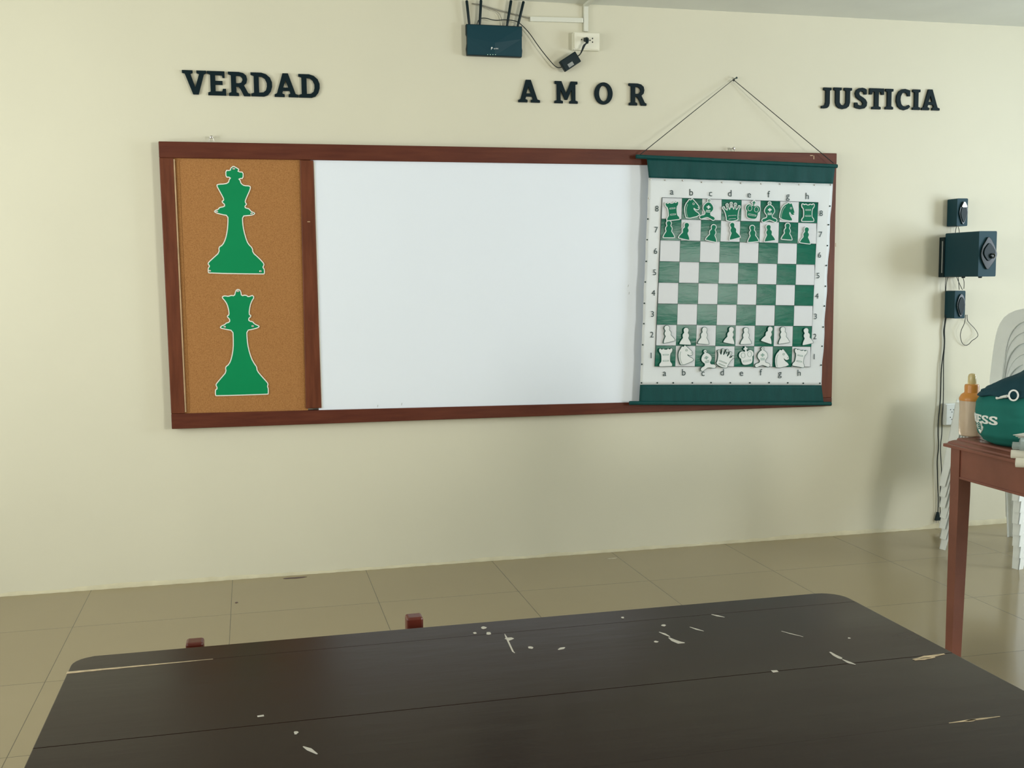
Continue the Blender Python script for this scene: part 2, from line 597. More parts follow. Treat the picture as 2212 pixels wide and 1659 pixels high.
quad_prism(MB(), [(dTL[0], iTL[1] - .001), (dTR[0], iTL[1] - .001), (dBR[0], iBL[1] + .001), (dBL[0], iBL[1] + .001)], .004, BD - .001).build('divider_stile', 'mahogany', board, bevel=.003)
CW = .034   # face of cork and whiteboard
tag(quad_prism(MB(), [(iTL[0] - .01, iTL[1] + .01), (dTL[0] + .01, iTL[1] + .01), (dBL[0] + .01, iBL[1] - .01), (iBL[0] - .01, iBL[1] - .01)], .006, CW).build('cork_panel', 'cork', board), 'golden brown cork panel')
wbR = P(1790, 500)[0]
tag(quad_prism(MB(), [(dTR[0] - .012, iTL[1] + .01), (iTR[0] + .01, iTR[1] + .01), (iBR[0] + .01, iBR[1] - .01), (dBR[0] - .012, iBL[1] - .01)], .006, CW + .001).build('whiteboard_panel', 'whiteboard', board), 'blank white writing surface')
# thin pale bead down the left of the cork and light edge of the whiteboard
def strip(mb, a, b, wd, w0, w1):
    a = Vector(a); b = Vector(b)
    n_ = Vector((-(b - a).y, (b - a).x)).normalized() * wd / 2
    return mb.prism([[tuple(a - n_), tuple(b - n_), tuple(b + n_), tuple(a + n_)]], wl, w0, w1)
tag(strip(MB(), P(376, 344), P(401, 890), .006, CW - .002, BD + .001).build('edge_bead', 'bead', board), 'pale worn edge bead')
strip(MB(), P(383, 347), P(406, 888), .012, CW - .002, CW + .0025).build('cork_batten', 'cork', board)
tag(strip(MB(), P(679, 350), P(696, 882), .005, CW - .002, CW + .004).build('edge_bead', 'white_card', board), 'pale bead along the whiteboard')
mk = MB()
for x, y, dx, dy in ((664, 479, 6, 0), (1758, 336, 0, 8), (1750, 336, 6, 0), (1805, 525, 0, 8), (1773, 338, 0, 0)):
    if dx == dy == 0: continue
    a = P(x, y); b = P(x + dx, y + dy)
    mk = MB(); strip(mk, a, b, .004, BD, BD + .0006); tag(mk.build('paint_nick', 'bead', board), 'pale nick in the varnish')
mk = MB()
for x, y in ((868, 876), (816, 880), (1360, 636), (1358, 620)):
    a = P(x, y); mk = MB(); strip(mk, a, P(x + 1, y - 5), .0016, CW + .001, CW + .0016); mk.build('marker_tick', 'label_grey', board)

def hanger(x, y, yb, label):
    c = on_y(x, y, -.012)
    r_ = thing('hanging_nail', c, label, 'nail', 'nails holding the framed board')
    MB().lathe([(.0022, 0), (.0022, .026), (.0065, .026), (.0065, .030), (.003, .032)], (c.x, 0, c.z), 12, axis='Y').build('nail', 'steel', r_, smooth=True)
    b = on_y(x, yb, -.02)
    MB().tube(spline([(c.x - .014, -.02, b.z - .006), (c.x - .012, -.018, c.z - .012), (c.x - .004, -.016, c.z + .004), (c.x + .006, -.016, c.z + .001), (c.x + .011, -.018, c.z - .02), (c.x + .011, -.02, b.z - .006)]), .0011, 6).build('wire_loop', 'steel', r_)
hanger(457, 297, 306, 'steel nail and wire loop above the cork side of the board')
hanger(1582, 321, 331, 'steel nail and wire loop above the right end of the board')

# ------------------------------------------------------------------ green king and queen cutouts
def from_crop(pts, ox, oy, sc, w):
    return [P(ox + x * sc, oy + y * sc, w) for x, y in pts]
KING = [(1025, 443), (1050, 455), (1086, 475), (1090, 488), (1082, 505), (1138, 508), (1136, 587), (1092, 587), (1106, 602), (1110, 625), (1122, 640), (1145, 655), (1200, 657), (1218, 672), (1212, 705), (1165, 810), (1158, 838), (1176, 858), (1168, 872), (1156, 885), (1160, 897), (1195, 905), (1210, 920), (1222, 935), (1258, 950), (1264, 965), (1240, 982), (1180, 990), (1130, 994), (1132, 1070), (1145, 1150), (1170, 1240), (1192, 1290), (1238, 1335), (1242, 1385), (1300, 1435), (1352, 1490), (1364, 1512), (1358, 1535), (1350, 1545), (1368, 1565), (1368, 1618), (1352, 1624),
        (760, 1614), (748, 1600), (748, 1552), (764, 1532), (745, 1512), (752, 1488), (810, 1435), (868, 1382), (862, 1325), (905, 1300), (935, 1240), (955, 1150), (962, 1060), (962, 988), (900, 978), (830, 958), (812, 938), (830, 922), (862, 910), (870, 892), (925, 882), (925, 862), (900, 845), (900, 822), (918, 815), (910, 790), (860, 700), (840, 660), (850, 640), (940, 635), (970, 620), (974, 595), (990, 573), (940, 572), (938, 488), (990, 490), (990, 470), (1008, 455)]
QUEEN = [(1014, 113), (1038, 122), (1050, 145), (1054, 180), (1085, 172), (1112, 180), (1120, 190), (1150, 180), (1165, 174), (1186, 200), (1160, 240), (1142, 290), (1132, 372), (1152, 382), (1150, 402), (1130, 415), (1130, 438), (1170, 446), (1185, 468), (1230, 488), (1238, 500), (1225, 515), (1165, 532), (1110, 542), (1112, 620), (1125, 720), (1155, 820), (1185, 875), (1212, 912), (1215, 950), (1265, 1010), (1320, 1070), (1328, 1090), (1320, 1112), (1330, 1130), (1330, 1190), (1320, 1196),
         (795, 1213), (780, 1205), (778, 1145), (800, 1132), (784, 1100), (790, 1080), (850, 1010), (890, 962), (880, 912), (920, 882), (945, 820), (962, 720), (962, 620), (958, 545), (890, 532), (835, 520), (828, 505), (845, 488), (878, 475), (890, 460), (925, 450), (925, 425), (902, 405), (902, 385), (920, 378), (915, 330), (900, 275), (875, 235), (846, 205), (858, 184), (885, 180), (915, 186), (945, 175), (975, 180), (984, 145), (994, 122)]
def cutout(name, pts, oy, sc, label, pins):
    out = from_crop(chaikin(pts, 1), 300, oy, sc, CW)
    c = on_y(300 + 1050 * sc, oy + 1600 * sc, -CW) if oy < 500 else on_y(300 + 1050 * sc, oy + 1205 * sc, -CW)
    r_ = thing(name, c, label, 'wall decoration', 'green chess silhouettes on the cork panel')
    tag(MB().prism([out], wl, CW + .0012, CW + .0045).build('card_backing', 'white_card', r_), 'white border card')
    MB().prism([offset(out, -.0042)], wl, CW + .0045, CW + .0052).build('green_face', 'green_card', r_)
    for px, py, lb in pins:
        q = on_y(px, py, -(CW + .006))
        o = MB().lathe([(.0010, -.010), (.0010, .0005), (.0042, .0008), (.0050, .0018), (.0036, .0030), (.001, .0035)], (q.x, -(CW + .0052), q.z), 12, axis='Y').build('thumbtack', 'steel', smooth=True)
        tag(o, lb, 'thumbtack', 'thumbtacks holding the green silhouettes')
cutout('king_silhouette', KING, 270, 420 / 2111, 'green king silhouette with white edge, pinned high on the cork', [
    (505, 364.5, 'thumbtack at the very top of the green king'), (543.5, 461, 'thumbtack at the right tip of the king collar'),
    (468.5, 457, 'thumbtack at the left tip of the king collar'), (453, 585, 'thumbtack at the left foot of the green king'),
    (562.5, 586, 'thumbtack at the right foot of the green king')])
cutout('queen_silhouette', QUEEN, 600, 420 / 1991, 'green queen silhouette with white edge, pinned low on the cork', [
    (514, 629, 'thumbtack at the very top of the green queen'), (485.5, 706, 'thumbtack at the left tip of the queen collar'),
    (546, 704.5, 'thumbtack at the right tip of the queen collar')])

# ================================================================== WALL LETTERS
GL = {
 'V': [[(0, 1), (.44, 1), (.44, .89), (.35, .85), (.53, .30), (.70, .85), (.59, .89), (.59, 1), (1, 1), (1, .89), (.90, .85), (.66, 0), (.43, 0), (.11, .86), (0, .89)]],
 'E': [[(0, 1), (.93, 1), (.93, .73), (.82, .73), (.78, .83), (.43, .84), (.43, .60), (.81, .60), (.81, .44), (.43, .44), (.43, .17), (.78, .17), (.82, .28), (.98, .28), (.99, 0), (.03, 0), (.03, .11), (.16, .15), (.16, .85), (0, .90)]],
 'R': [[(0, 1), (.50, 1), (.70, .96), (.84, .86), (.88, .70), (.84, .55), (.72, .45), (.91, .13), (1, .10), (1, 0), (.71, 0), (.56, .28), (.47, .39), (.37, .40), (.37, .15), (.48, .11), (.48, 0), (.02, 0), (.02, .11), (.13, .15), (.13, .86), (0, .90)],
       [(.37, .84), (.55, .83), (.64, .76), (.66, .67), (.60, .56), (.50, .53), (.37, .53)]],
 'D': [[(0, 1), (.50, 1), (.72, .94), (.90, .80), (.99, .60), (.99, .42), (.92, .22), (.78, .06), (.60, 0), (.02, 0), (.02, .11), (.14, .15), (.14, .86), (0, .90)],
       [(.38, .84), (.52, .83), (.66, .74), (.74, .58), (.74, .42), (.69, .26), (.57, .17), (.38, .16)]],
 'A': [[(.35, 1), (.58, 1), (.88, .14), (1, .10), (1, 0), (.58, 0), (.58, .11), (.66, .15), (.63, .26), (.36, .26), (.32, .15), (.42, .11), (.42, 0), (0, 0), (0, .10), (.10, .15)],
       [(.47, .70), (.58, .40), (.37, .40)]],
 'J': [[(.20, 1), (1, 1), (1, .88), (.84, .85), (.84, .25), (.76, .10), (.58, .02), (.34, 0), (0, 0), (0, .12), (.22, .13), (.36, .19), (.42, .32), (.42, .85), (.20, .88)]],
 'U': [[(0, 1), (.43, 1), (.43, .88), (.33, .85), (.33, .30), (.40, .19), (.50, .16), (.60, .19), (.67, .30), (.67, .85), (.57, .88), (.57, 1), (1, 1), (1, .88), (.90, .85), (.90, .30), (.84, .12), (.70, .02), (.50, -.02), (.30, .02), (.16, .12), (.10, .30), (.10, .85), (0, .88)]],
 'S': [[(.95, .93), (.95, .70), (.76, .70), (.72, .80), (.56, .85), (.41, .82), (.35, .74), (.41, .65), (.66, .56), (.88, .46), (1, .32), (.97, .15), (.80, .03), (.48, -.01), (.19, .02), (0, .07), (0, .30), (.23, .30), (.27, .2), (.44, .16), (.60, .18), (.67, .26), (.57, .36), (.32, .45), (.10, .57), (.03, .74), (.12, .9), (.32, .99), (.60, 1.02), (.80, .99)]],
 'T': [[(0, 1), (1, 1), (1, .70), (.83, .70), (.78, .83), (.64, .83), (.64, .14), (.79, .11), (.79, 0), (.18, 0), (.18, .11), (.35, .14), (.35, .83), (.21, .83), (.17, .70), (0, .70)]],
 'I': [[(0, 1), (1, 1), (1, .88), (.76, .85), (.76, .15), (1, .11), (1, 0), (0, 0), (0, .11), (.24, .15), (.24, .85), (0, .88)]],
 'C': [[(.98, .94), (.98, .66), (.80, .66), (.74, .79), (.58, .84), (.42, .79), (.32, .64), (.30, .48), (.36, .28), (.48, .18), (.66, .16), (.89, .25), (1, .16), (.84, .04), (.58, -.02), (.33, .02), (.11, .16), (0, .42), (.03, .68), (.17, .88), (.39, .99), (.62, 1.01), (.80, .98)]],
 'M': [[(.01, 1), (.30, 1), (.50, .45), (.70, 1), (.99, 1), (.99, .88), (.90, .86), (.90, .14), (1, .1), (1, 0), (.64, 0), (.64, .1), (.73, .14), (.73, .62), (.55, .16), (.45, .16), (.26, .62), (.26, .14), (.36, .1), (.36, 0), (0, 0), (0, .1), (.10, .14), (.10, .86), (.01, .88)]],
 'O': [circle(.5, .5, .5, 30), circle(.5, .5, .25, 24, ry=.355)],
 'H': [[(0, 1), (.42, 1), (.42, .85), (.36, .83), (.36, .60), (.64, .60), (.64, .83), (.58, .85), (.58, 1), (1, 1), (1, .85), (.92, .83), (.92, .17), (1, .15), (1, 0), (.58, 0), (.58, .15), (.64, .17), (.64, .42), (.36, .42), (.36, .17), (.42, .15), (.42, 0), (0, 0), (0, .15), (.08, .17), (.08, .83), (0, .85)]],
}
WORDS = [('VERDAD', 380, 130, 340 / 2212, [(95, 148, 425, 475), (447, 158, 700, 490), (740, 170, 1035, 498), (1057, 180, 1350, 505), (1388, 190, 1715, 513), (1728, 203, 2020, 523)]),
         ('AMOR', 960, 0, .20796, [(770, 832, 992, 1060), (1145, 848, 1385, 1070), (1560, 858, 1748, 1083), (1915, 870, 2100, 1093)]),
         ('JUSTICIA', 1750, 170, .14014, [(175, 138, 332, 455), (362, 143, 648, 458), (685, 147, 885, 462), (913, 152, 1142, 467), (1158, 158, 1287, 470), (1325, 163, 1550, 475), (1578, 168, 1703, 478), (1720, 170, 2005, 482)])]
ORD = ['first', 'second', 'third', 'fourth', 'fifth', 'sixth', 'seventh', 'last']
for word, ox, oy, sc, boxes in WORDS:
    for i, (ch, (x0, y0, x1, y1)) in enumerate(zip(word, boxes)):
        a = on_y(ox + x0 * sc, oy + y1 * sc, -.010)
        b = on_y(ox + x1 * sc, oy + y0 * sc, -.010)
        loops = []
        for lp in GL[ch]:
            loops.append([(a.x + (b.x - a.x) * u, a.z + (b.z - a.z) * v) for u, v in lp])
        o = MB().prism(loops, wl, .001, .011).build('wall_letter', 'letter', bevel=.0008)
        od = 'last' if i == len(word) - 1 else ORD[i]
        tag(o, 'black slab-serif letter %s, %s letter of the word %s on the wall' % (ch, od, word), 'letter', 'letters of the word %s' % word)

# ================================================================== HANGING CHESSBOARD
CD = .078    # distance of the sheet from the wall
def Q(x, y, w=CD):
    q = on_y(x, y, -w)
    return Vector((q.x, q.z))
def bil(c, s, t):
    return (c[0] * (1 - s) + c[1] * s) * (1 - t) + (c[3] * (1 - s) + c[2] * s) * t     # t down
SH = [Q(1400.9, 384), Q(1798.3, 397), Q(1774.2, 832), Q(1382.5, 831)]
GR = [Q(1429.7, 426.7), Q(1766.3, 437.3), Q(1748.8, 792.5), Q(1414, 791.2)]
chart = thing('hanging_chessboard', on_y(1580, 872, -CD), 'green and white demonstration chessboard hanging in front of the whiteboard', 'chessboard')
def sheet_pt(s, t):
    p = bil(SH, s, t)
    e = .0012 * math.sin(t * 26) + .0007 * math.sin(t * 61 + 1)
    x = p.x + e * (abs(s - .5) * 2) ** 4 * (1 if s > .5 else -1)
    w_ = CD + .0018 * math.sin(s * 31 + 1.2) * (1 - t) ** 3 + (.0015 * math.sin(t * 26) * (abs(s - .5) * 2) ** 3)
    return wl(x, p.y, w_)
MB().grid(sheet_pt, 60, 60).build('vinyl_sheet', 'vinyl_white', chart, smooth=True, solid=.0008)
bTL, bTR = Q(1397, 343), Q(1804, 358)
def band_top(s, t):
    p = (bTL * (1 - s) + bTR * s) * (1 - t) + (SH[0] * (1 - s) + SH[1] * s) * t
    return wl(p.x, p.y, CD + .001 + .0035 * math.sin(s * 25 + .8) * t + .002 * math.sin(s * 57) * t)
tag(MB().grid(band_top, 90, 8).build('top_band', 'band', chart, smooth=True, solid=.001), 'dark green fabric band')
bBL, bBR = Q(1380, 872), Q(1779, 871)
def band_bot(s, t):
    p = (SH[3] * (1 - s) + SH[2] * s) * (1 - t) + (bBL * (1 - s) + bBR * s) * t
    return wl(p.x, p.y, CD + .001 + .001 * math.sin(s * 19) * t)
tag(MB().grid(band_bot, 60, 6).build('bottom_band', 'band', chart, smooth=True, solid=.001), 'dark green fabric band')
for (xa, ya), (xb, yb), ww in (((1374, 338), (1808, 359), CD), ((1360, 870.5), (1795, 872), CD)):
    a = on_y(xa, ya, -ww); b = on_y(xb, yb, -ww)
    MB().tube([a, b], .0095, 14).build('rod', 'band', chart, smooth=True)
ap = on_y(1584, 172, -.016)
e1 = on_y(1383, 334, -(CD + .006)); e2 = on_y(1801, 353, -(CD + .006))
MB().tube([e1, e1.lerp(ap, .5), ap, ap.lerp(e2, .5), e2], .0019, 6).tube(spline([ap + Vector((0, -.004, .002)), ap + Vector((-.006, -.006, -.005)), ap + Vector((.003, -.005, -.009)), ap + Vector((.005, -.004, .002))]), .0022, 6).build('hanging_cord', 'cable', chart)
c = on_y(1587, 168, 0)
tag(MB().lathe([(.0022, 0), (.0022, .02), (.005, .02), (.005, .023)], (c.x, 0, c.z - .004), 10, axis='Y').build('wall_nail', 'print_dark'), 'small dark nail in the wall holding the chessboard cord', 'nail')

# squares: dark cells and pale cells, each pocket row slightly bowed forward for its sheen
def cell_grid(mb, i, j, dw, ins=0.0):
    def f(s, t):
        p = bil(GR, (i + ins + s * (1 - 2 * ins)) / 8, (j + ins + t * (1 - 2 * ins)) / 8)
        return wl(p.x, p.y, CD + dw + .0035 * (1 - (1 - t) ** 2) + .0006 * math.sin((i * 7 + j * 5) % 11) * s)
    mb.grid(f, 4, 10)
dk, lt = MB(), MB()
for j in range(8):
    for i in range(8):
        if (i + j) % 2: cell_grid(dk, i, j, .0030)
        else: cell_grid(lt, i, j, .0026, .012)
tag(dk.build('dark_square_field', 'vinyl_green', chart, smooth=True), 'glossy green squares')
lt.build('light_square_field', 'vinyl_cell', chart, smooth=True)
ln = MB()
for k in range(9):
    wd = .0012 if k in (0, 8) else .0006
    a, b = bil(GR, 0, k / 8), bil(GR, 1, k / 8)
    strip(ln, a, b, wd, CD + .002, CD + .0070)
for k in (0, 8):
    a, b = bil(GR, k / 8, 0), bil(GR, k / 8, 1)
    strip(ln, a, b, .0014, CD + .002, CD + .0050)
ln.build('grid_line', 'print_dark', chart)
CO = []
cr6 = lambda x, y: Q(1380 + x * .1989, 380 + y * .1989, CD + .003)
cr7 = lambda x, y: Q(1350 + x * .217, 640 + y * .217, CD + .003)
for i, chx in enumerate('abcdefgh'):
    CO.append((chx, cr6(358 + 210 * i, [172, 182, 190, 192, 204, 203, 218, 222][i] + (0)), 0))
    CO.append((chx, cr7(393 + 191.5 * i, [765, 760, 765, 760, 765, 760, 768, 765][i]), 0))
for k in range(8):
    s = bil(GR, 0, (k + .5) / 8); e = bil(GR, 1, (k + .5) / 8)
    a = [Q(1418.5, 451.5), Q(1416.5, 497), Q(1415.5, 543), Q(1413.5, 589), Q(1411, 633.5), Q(1409, 679), Q(1407.5, 723.5), Q(1406, 768.5)][k]
    b = [Q(1773, 461.5), Q(1771.5, 507), Q(1769.5, 551.5), Q(1766.5, 596), Q(1764, 640), Q(1761, 684), Q(1759.5, 727.5), Q(1758, 771)][k]
    CO.append((str(8 - k), a, 0)); CO.append((str(8 - k), b, 0))
for s, p, _ in CO:
    vs, fs = text_geo(s, .045 if s.isalpha() else .039)
    mb = MB().add([wl(p.x + x, p.y + y, CD + .0042) for x, y in vs], fs)
    mb.build('printed_numeral' if s.isdigit() else 'printed_letter', 'print_dark', chart)
def rivet(p, w_=CD + .003):
    MB().lathe([(.0036, -.002), (.0036, .001), (.002, .002)], (p.x, -w_, p.y), 10, axis='Y').build('snap_rivet', 'print_dark' if p.y < SH[0].y - .1 else 'steel', chart, smooth=True)
for x, y in ((125, 40), (288, 45), (478, 50), (686, 68), (905, 70), (1112, 77), (1330, 86), (1538, 88), (1742, 95), (1912, 98), (2085, 97), (107, 243), (98, 468), (90, 693), (80, 928), (70, 1152), (2076, 328), (2062, 530), (2048, 757), (2038, 973), (2028, 1198)):
    rivet(cr6(x, y))
for x, y in ((165, 862), (323, 862), (482, 862), (672, 862), (858, 860), (1050, 862), (1245, 862), (1436, 860), (1622, 862), (1776, 866), (1942, 866), (193, 70), (188, 273), (177, 483), (168, 677), (1987, 97), (1975, 306), (1963, 497), (1954, 685)):
    rivet(cr7(x, y))

# ------------------------------------------------------------------ chess piece cutouts
U = abs(cr6(1000, 600).x - cr6(1200, 600).x) / 200      # metres per traced unit
def mir(h):      # half outline (x>=0) from top to bottom -> closed symmetric outline
    return [(x, y) for x, y in h] + [(-x, y) for x, y in reversed(h) if x > 0]
SHP = {}
SHP['pawn'] = ([mir([(0, 85), (15, 82), (26, 70), (28, 55), (22, 40), (20, 33), (31, 22), (36, 8), (33, -8), (28, -18), (40, -34), (52, -52), (60, -70), (62, -80), (58, -84), (0, -85)])], [])
SHP['rook'] = ([mir([(0, 78), (14, 78), (16, 86), (34, 86), (36, 80), (48, 80), (52, 90), (68, 88), (72, 72), (66, 52), (48, 34), (46, -34), (50, -46), (66, -62), (70, -84), (62, -90), (0, -90)])],
               [rrect(-30, 20, 30, 33, 4), rrect(-30, -40, 30, -27, 4)])
SHP['bishop'] = ([circle(0, 88, 17, 16), mir([(0, 76), (18, 70), (42, 50), (56, 24), (56, 2), (44, -16), (30, -30), (30, -46), (40, -56), (70, -62), (84, -78), (82, -92), (66, -104), (48, -96), (28, -88), (0, -78)])],
                 [circle(0, 88, 6, 10), [(-7, 40), (7, 40), (7, 30), (20, 30), (20, 18), (7, 18), (7, 6), (-7, 6), (-7, 18), (-20, 18), (-20, 30), (-7, 30)], rrect(-24, -14, 24, -7, 3), rrect(-24, -28, 24, -21, 3)])
qs = [(-84, 42), (-44, 70), (0, 80), (44, 70), (84, 42)]
SHP['queen'] = ([mir([(0, 34), (8, 72), (10, 78), (16, 34), (24, 22), (36, 62), (52, 62), (46, 30), (50, 16), (76, 42), (90, 34), (74, 0), (66, -34), (62, -60), (66, -78), (46, -90), (0, -96)])] + [circle(x, y, 14, 14) for x, y in qs],
                [circle(x, y, 5, 8) for x, y in qs] + [rrect(-44, -48, 44, -36, 6), rrect(-38, -78, 38, -68, 5)])
SHP['king'] = ([[(-9, 98), (9, 98), (9, 82), (24, 82), (24, 66), (9, 66), (12, 40), (-12, 40), (-9, 66), (-24, 66), (-24, 82), (-9, 82)],
                circle(-42, 14, 40, 22), circle(42, 14, 40, 22), [(-24, 40), (0, 50), (24, 40), (66, -16), (60, -62), (46, -86), (0, -92), (-46, -86), (-60, -62), (-66, -16)]],
               [])
SHP['knight'] = ([[(-76, -82), (-82, -30), (-72, 30), (-48, 68), (-18, 88), (-4, 102), (10, 88), (28, 102), (40, 84), (56, 56), (76, 20), (82, -6), (72, -20), (52, -22), (36, -14), (24, 4), (22, -8), (40, -34), (62, -54), (68, -84)]],
                 [circle(28, 46, 11, 12), circle(68, 0, 5, 8)])
def outline_ring(mb, poly, wd, w0, w1):
    mb.prism([poly, list(reversed(offset(poly, -wd)))], lambda u, v, w_: wl(u * U, v * U, w_), w0, w1)
def piece_proto(kind, colour):
    polys, det = SHP[kind]
    f = lambda u, v, w_: wl(u * U, v * U, w_)
    r_ = thing(kind + '_cutout', (0, 0, 0), None, None)
    body, face, lines = MB(), MB(), MB()
    polys = [chaikin(p, 1) if len(p) > 8 else p for p in polys]
    for k_, p in enumerate(polys):
        dw = .00013 * k_
        body.prism([offset(p, 3.0)], f, -.001 + dw, .0046 - dw)
        if colour == 'green':
            face.prism([offset(p, -5.0 if len(p) > 12 else -3.5)], f, .0040, .0052 + dw)
        else:
            face.prism([offset(p, -1.5)], f, .0040, .0052 + dw)
    for d in det:
        if kind in ('rook', 'queen') or (kind == 'bishop' and len(d) < 30 and False):
            lines.prism([d, list(reversed(offset(d, -3.2)))], f, .0050, .0064)
        elif kind == 'knight' or len(d) in (10, 12) and d is det[0]:
            lines.prism([d, list(reversed(offset(d, -3.5)))], f, .0050, .0064)
        else:
            lines.prism([d], f, .0050, .0064)
    if kind == 'king':
        for s in (-1, 1):
            lp = [(x * s, y) for x, y in circle(36, 12, 24, 18, ry=28)]
            lines.prism([lp, list(reversed(offset(lp, -3.5)))], f, .0050, .0064)
        for d in (rrect(-44, -58, 44, -42, 6),):
            lines.prism([d, list(reversed(offset(d, -3.5)))], f, .0050, .0064)
    if kind == 'knight':
        arc = chaikin([(-62, -66), (-66, -25), (-56, 22), (-34, 56)], 2, closed=False)
        lines.tube([f(x, y, .0058) for x, y in arc], .0009, 5)
    green = colour == 'green'
    body.build('edge_border', 'piece_white' if green else 'line_green', r_, local=True)
    face.build('printed_face', 'piece_green' if green else 'piece_white', r_, local=True)
    if lines.v: lines.build('line_detail', 'piece_white' if green else 'piece_grey', r_, local=True)
    return r_
PIECES = [('green', 'a8', 'rook', 6, 358, 383, 6), ('green', 'b8', 'knight', 6, 567, 362, 14), ('green', 'c8', 'bishop', 6, 744, 366, -6), ('green', 'd8', 'queen', 6, 1000, 390, 4),
          ('green', 'e8', 'king', 6, 1228, 372, -9), ('green', 'f8', 'bishop', 6, 1410, 395, 0), ('green', 'g8', 'knight', 6, 1606, 396, -9), ('green', 'h8', 'rook', 6, 1826, 400, 0)]
for sq, x, y, a in (('a7', 318, 580, 0), ('b7', 499, 598, -12), ('c7', 792, 620, -12), ('d7', 1018, 596, 13), ('e7', 1227, 628, 5), ('f7', 1405, 620, 7), ('g7', 1602, 604, -4), ('h7', 1805, 645, -7)):
    PIECES.append(('green', sq, 'pawn', 6, x, y, a))
for sq, x, y, a in (('a2', 420, 373, 11), ('b2', 597, 396, -4), ('c2', 779, 391, -5), ('d2', 1040, 386, -11), ('e2', 1196, 393, 0), ('f2', 1420, 381, -18), ('g2', 1567, 386, 6), ('h2', 1801, 396, 10)):
    PIECES.append(('white', sq, 'pawn', 7, x, y, a))
PIECES += [('white', 'a1', 'rook', 7, 398, 607, 0), ('white', 'b1', 'knight', 7, 594, 588, 20), ('white', 'c1', 'bishop', 7, 806, 632, 12), ('white', 'd1', 'queen', 7, 982, 614, -22),
           ('white', 'e1', 'king', 7, 1200, 592, 8), ('white', 'f1', 'bishop', 7, 1360, 606, 0), ('white', 'g1', 'knight', 7, 1552, 624, 10), ('white', 'h1', 'rook', 7, 1730, 614, -11)]
protos = {}
for col, sq, kind, cr, x, y, ang in PIECES:
    p = (cr6 if cr == 6 else cr7)(x, y)
    key = (col, kind)
    if key not in protos:
        o = protos[key] = piece_proto(kind, col)
    else: o = copy_tree(protos[key])
    o.location = (p.x, -(CD + .0082), p.y)
    o.rotation_euler = (0, -math.radians(ang), 0)
    tilt = '' if abs(ang) < 8 else (', leaning left' if ang > 0 else ', leaning right')
    tag(o, '%s flat %s piece on square %s of the hanging chessboard%s' % (col, kind, sq, tilt), 'chess piece', '%s %ss on the hanging chessboard' % (col, kind))

# ================================================================== ROUTER, OUTLET, CABLES (top)
rt = thing('wifi_router', on_y(1067, 119, -.02), 'black wireless router with four antennas high on the wall', 'router')
a, b = on_y(1008, 119, -.03), on_y(1128, 57, -.03)
x0, x1, z0, z1 = a.x, b.x, a.z, b.z
cx = (x0 + x1) / 2
MB().prism([[(x0 + .003, z0), (x1 - .003, z0), (x1, z0 + .03), (x1 - .004, z0 + .055), (x1 - .004, z0 + .085), (x1, z0 + .095), (x1, z1), (x0, z1), (x0, z0 + .095), (x0 + .004, z0 + .085), (x0 + .004, z0 + .055), (x0, z0 + .03)]], wl, .006, .030).build('housing', 'black', rt, bevel=.002)
# faceted front cover
zm = z0 + (z1 - z0) * .33
fv = [wl(x0 + .003, z1 - .003, .031), wl(cx, zm + .012, .040), wl(x1 - .003, z1 - .003, .031), wl(x0 + .003, z0 + .003, .031), wl(x1 - .003, z0 + .003, .031), wl(x0 + .003, zm + .035, .034), wl(x1 - .003, zm + .035, .034), wl(cx, z1 - .003, .031), wl(cx, z0 + .003, .033)]
MB().add(fv, [(0, 7, 1), (7, 2, 1), (0, 1, 5), (2, 6, 1), (5, 1, 8, 3), (6, 4, 8, 1)]).build('front_cover', 'black_b', rt)
for (xb, yb), (xt, yt) in (((1014, 57), (1008, 1)), ((1036, 57), (1039, 0)), ((1095, 57), (1104, 1)), ((1118, 58), (1131, 3))):
    p, q = on_y(xb, yb, -.020), on_y(xt, yt, -.020)
    d = q - p
    o = MB().tube([p - d * .05, p + d * .12, p + d * .14, q - d * .03, q], [.0055, .0055, .0062, .0066, .0050], 10).build('antenna', 'black', rt, smooth=True)
lg = on_y(1070, 104.5, -.036)
vs, fs = text_geo('tp-link', .0085)
mb = MB().add([wl(lg.x + .003 + x, lg.z + y - .001, .0376) for x, y in vs], fs)
mb.prism([circle(lg.x - .0165, lg.z + .0015, .0036, 12)], wl, .0362, .0376)
mb.prism([[(lg.x - .0201, lg.z + .001), (lg.x - .0181, lg.z + .001), (lg.x - .0181, lg.z - .0065), (lg.x - .0201, lg.z - .0065)]], wl, .0362, .0376)
mb.build('logo_print', 'white_print', rt)
for k in range(4):
    q = on_y(1053.5 + 5.6 * k, 118, -.033)
    MB().box((q.x - .0010, -.0340, q.z - .001), (q.x + .0010, -.0300, q.z + .0012)).build('status_light', 'led', rt)

def conduit(name, pts, wd, label):
    mb = MB()
    for (a, b) in pts:
        n_ = Vector((-(b - a).z, 0, (b - a).x)).normalized() * wd / 2
        mb.hexa([a - n_, b - n_, b - n_ + Vector((0, -.013, 0)), a - n_ + Vector((0, -.013, 0))], [a + n_, b + n_, b + n_ + Vector((0, -.013, 0)), a + n_ + Vector((0, -.013, 0))])
    return tag(mb.build(name, 'conduit', bevel=.001), label, 'conduit')
conduit('cable_conduit', [(on_y(1144, 42, -.0005), on_y(1258.5, 45, -.0005))], .021, 'white horizontal plastic cable conduit right of the router')
top = on_y(1264, 14, -.0005); bot = on_y(1264.5, 69, -.0005)
top.z = CEIL - .001; top.x = bot.x
conduit('cable_conduit', [(bot, top)], .021, 'white vertical plastic cable conduit running up from the socket')
cc = MB()
q = Vector((top.x, -.014, CEIL))
for s in (0,):
    cc.box((q.x - .0105, -2.2, CEIL - .013), (q.x + .0105, -.014, CEIL - .0005))
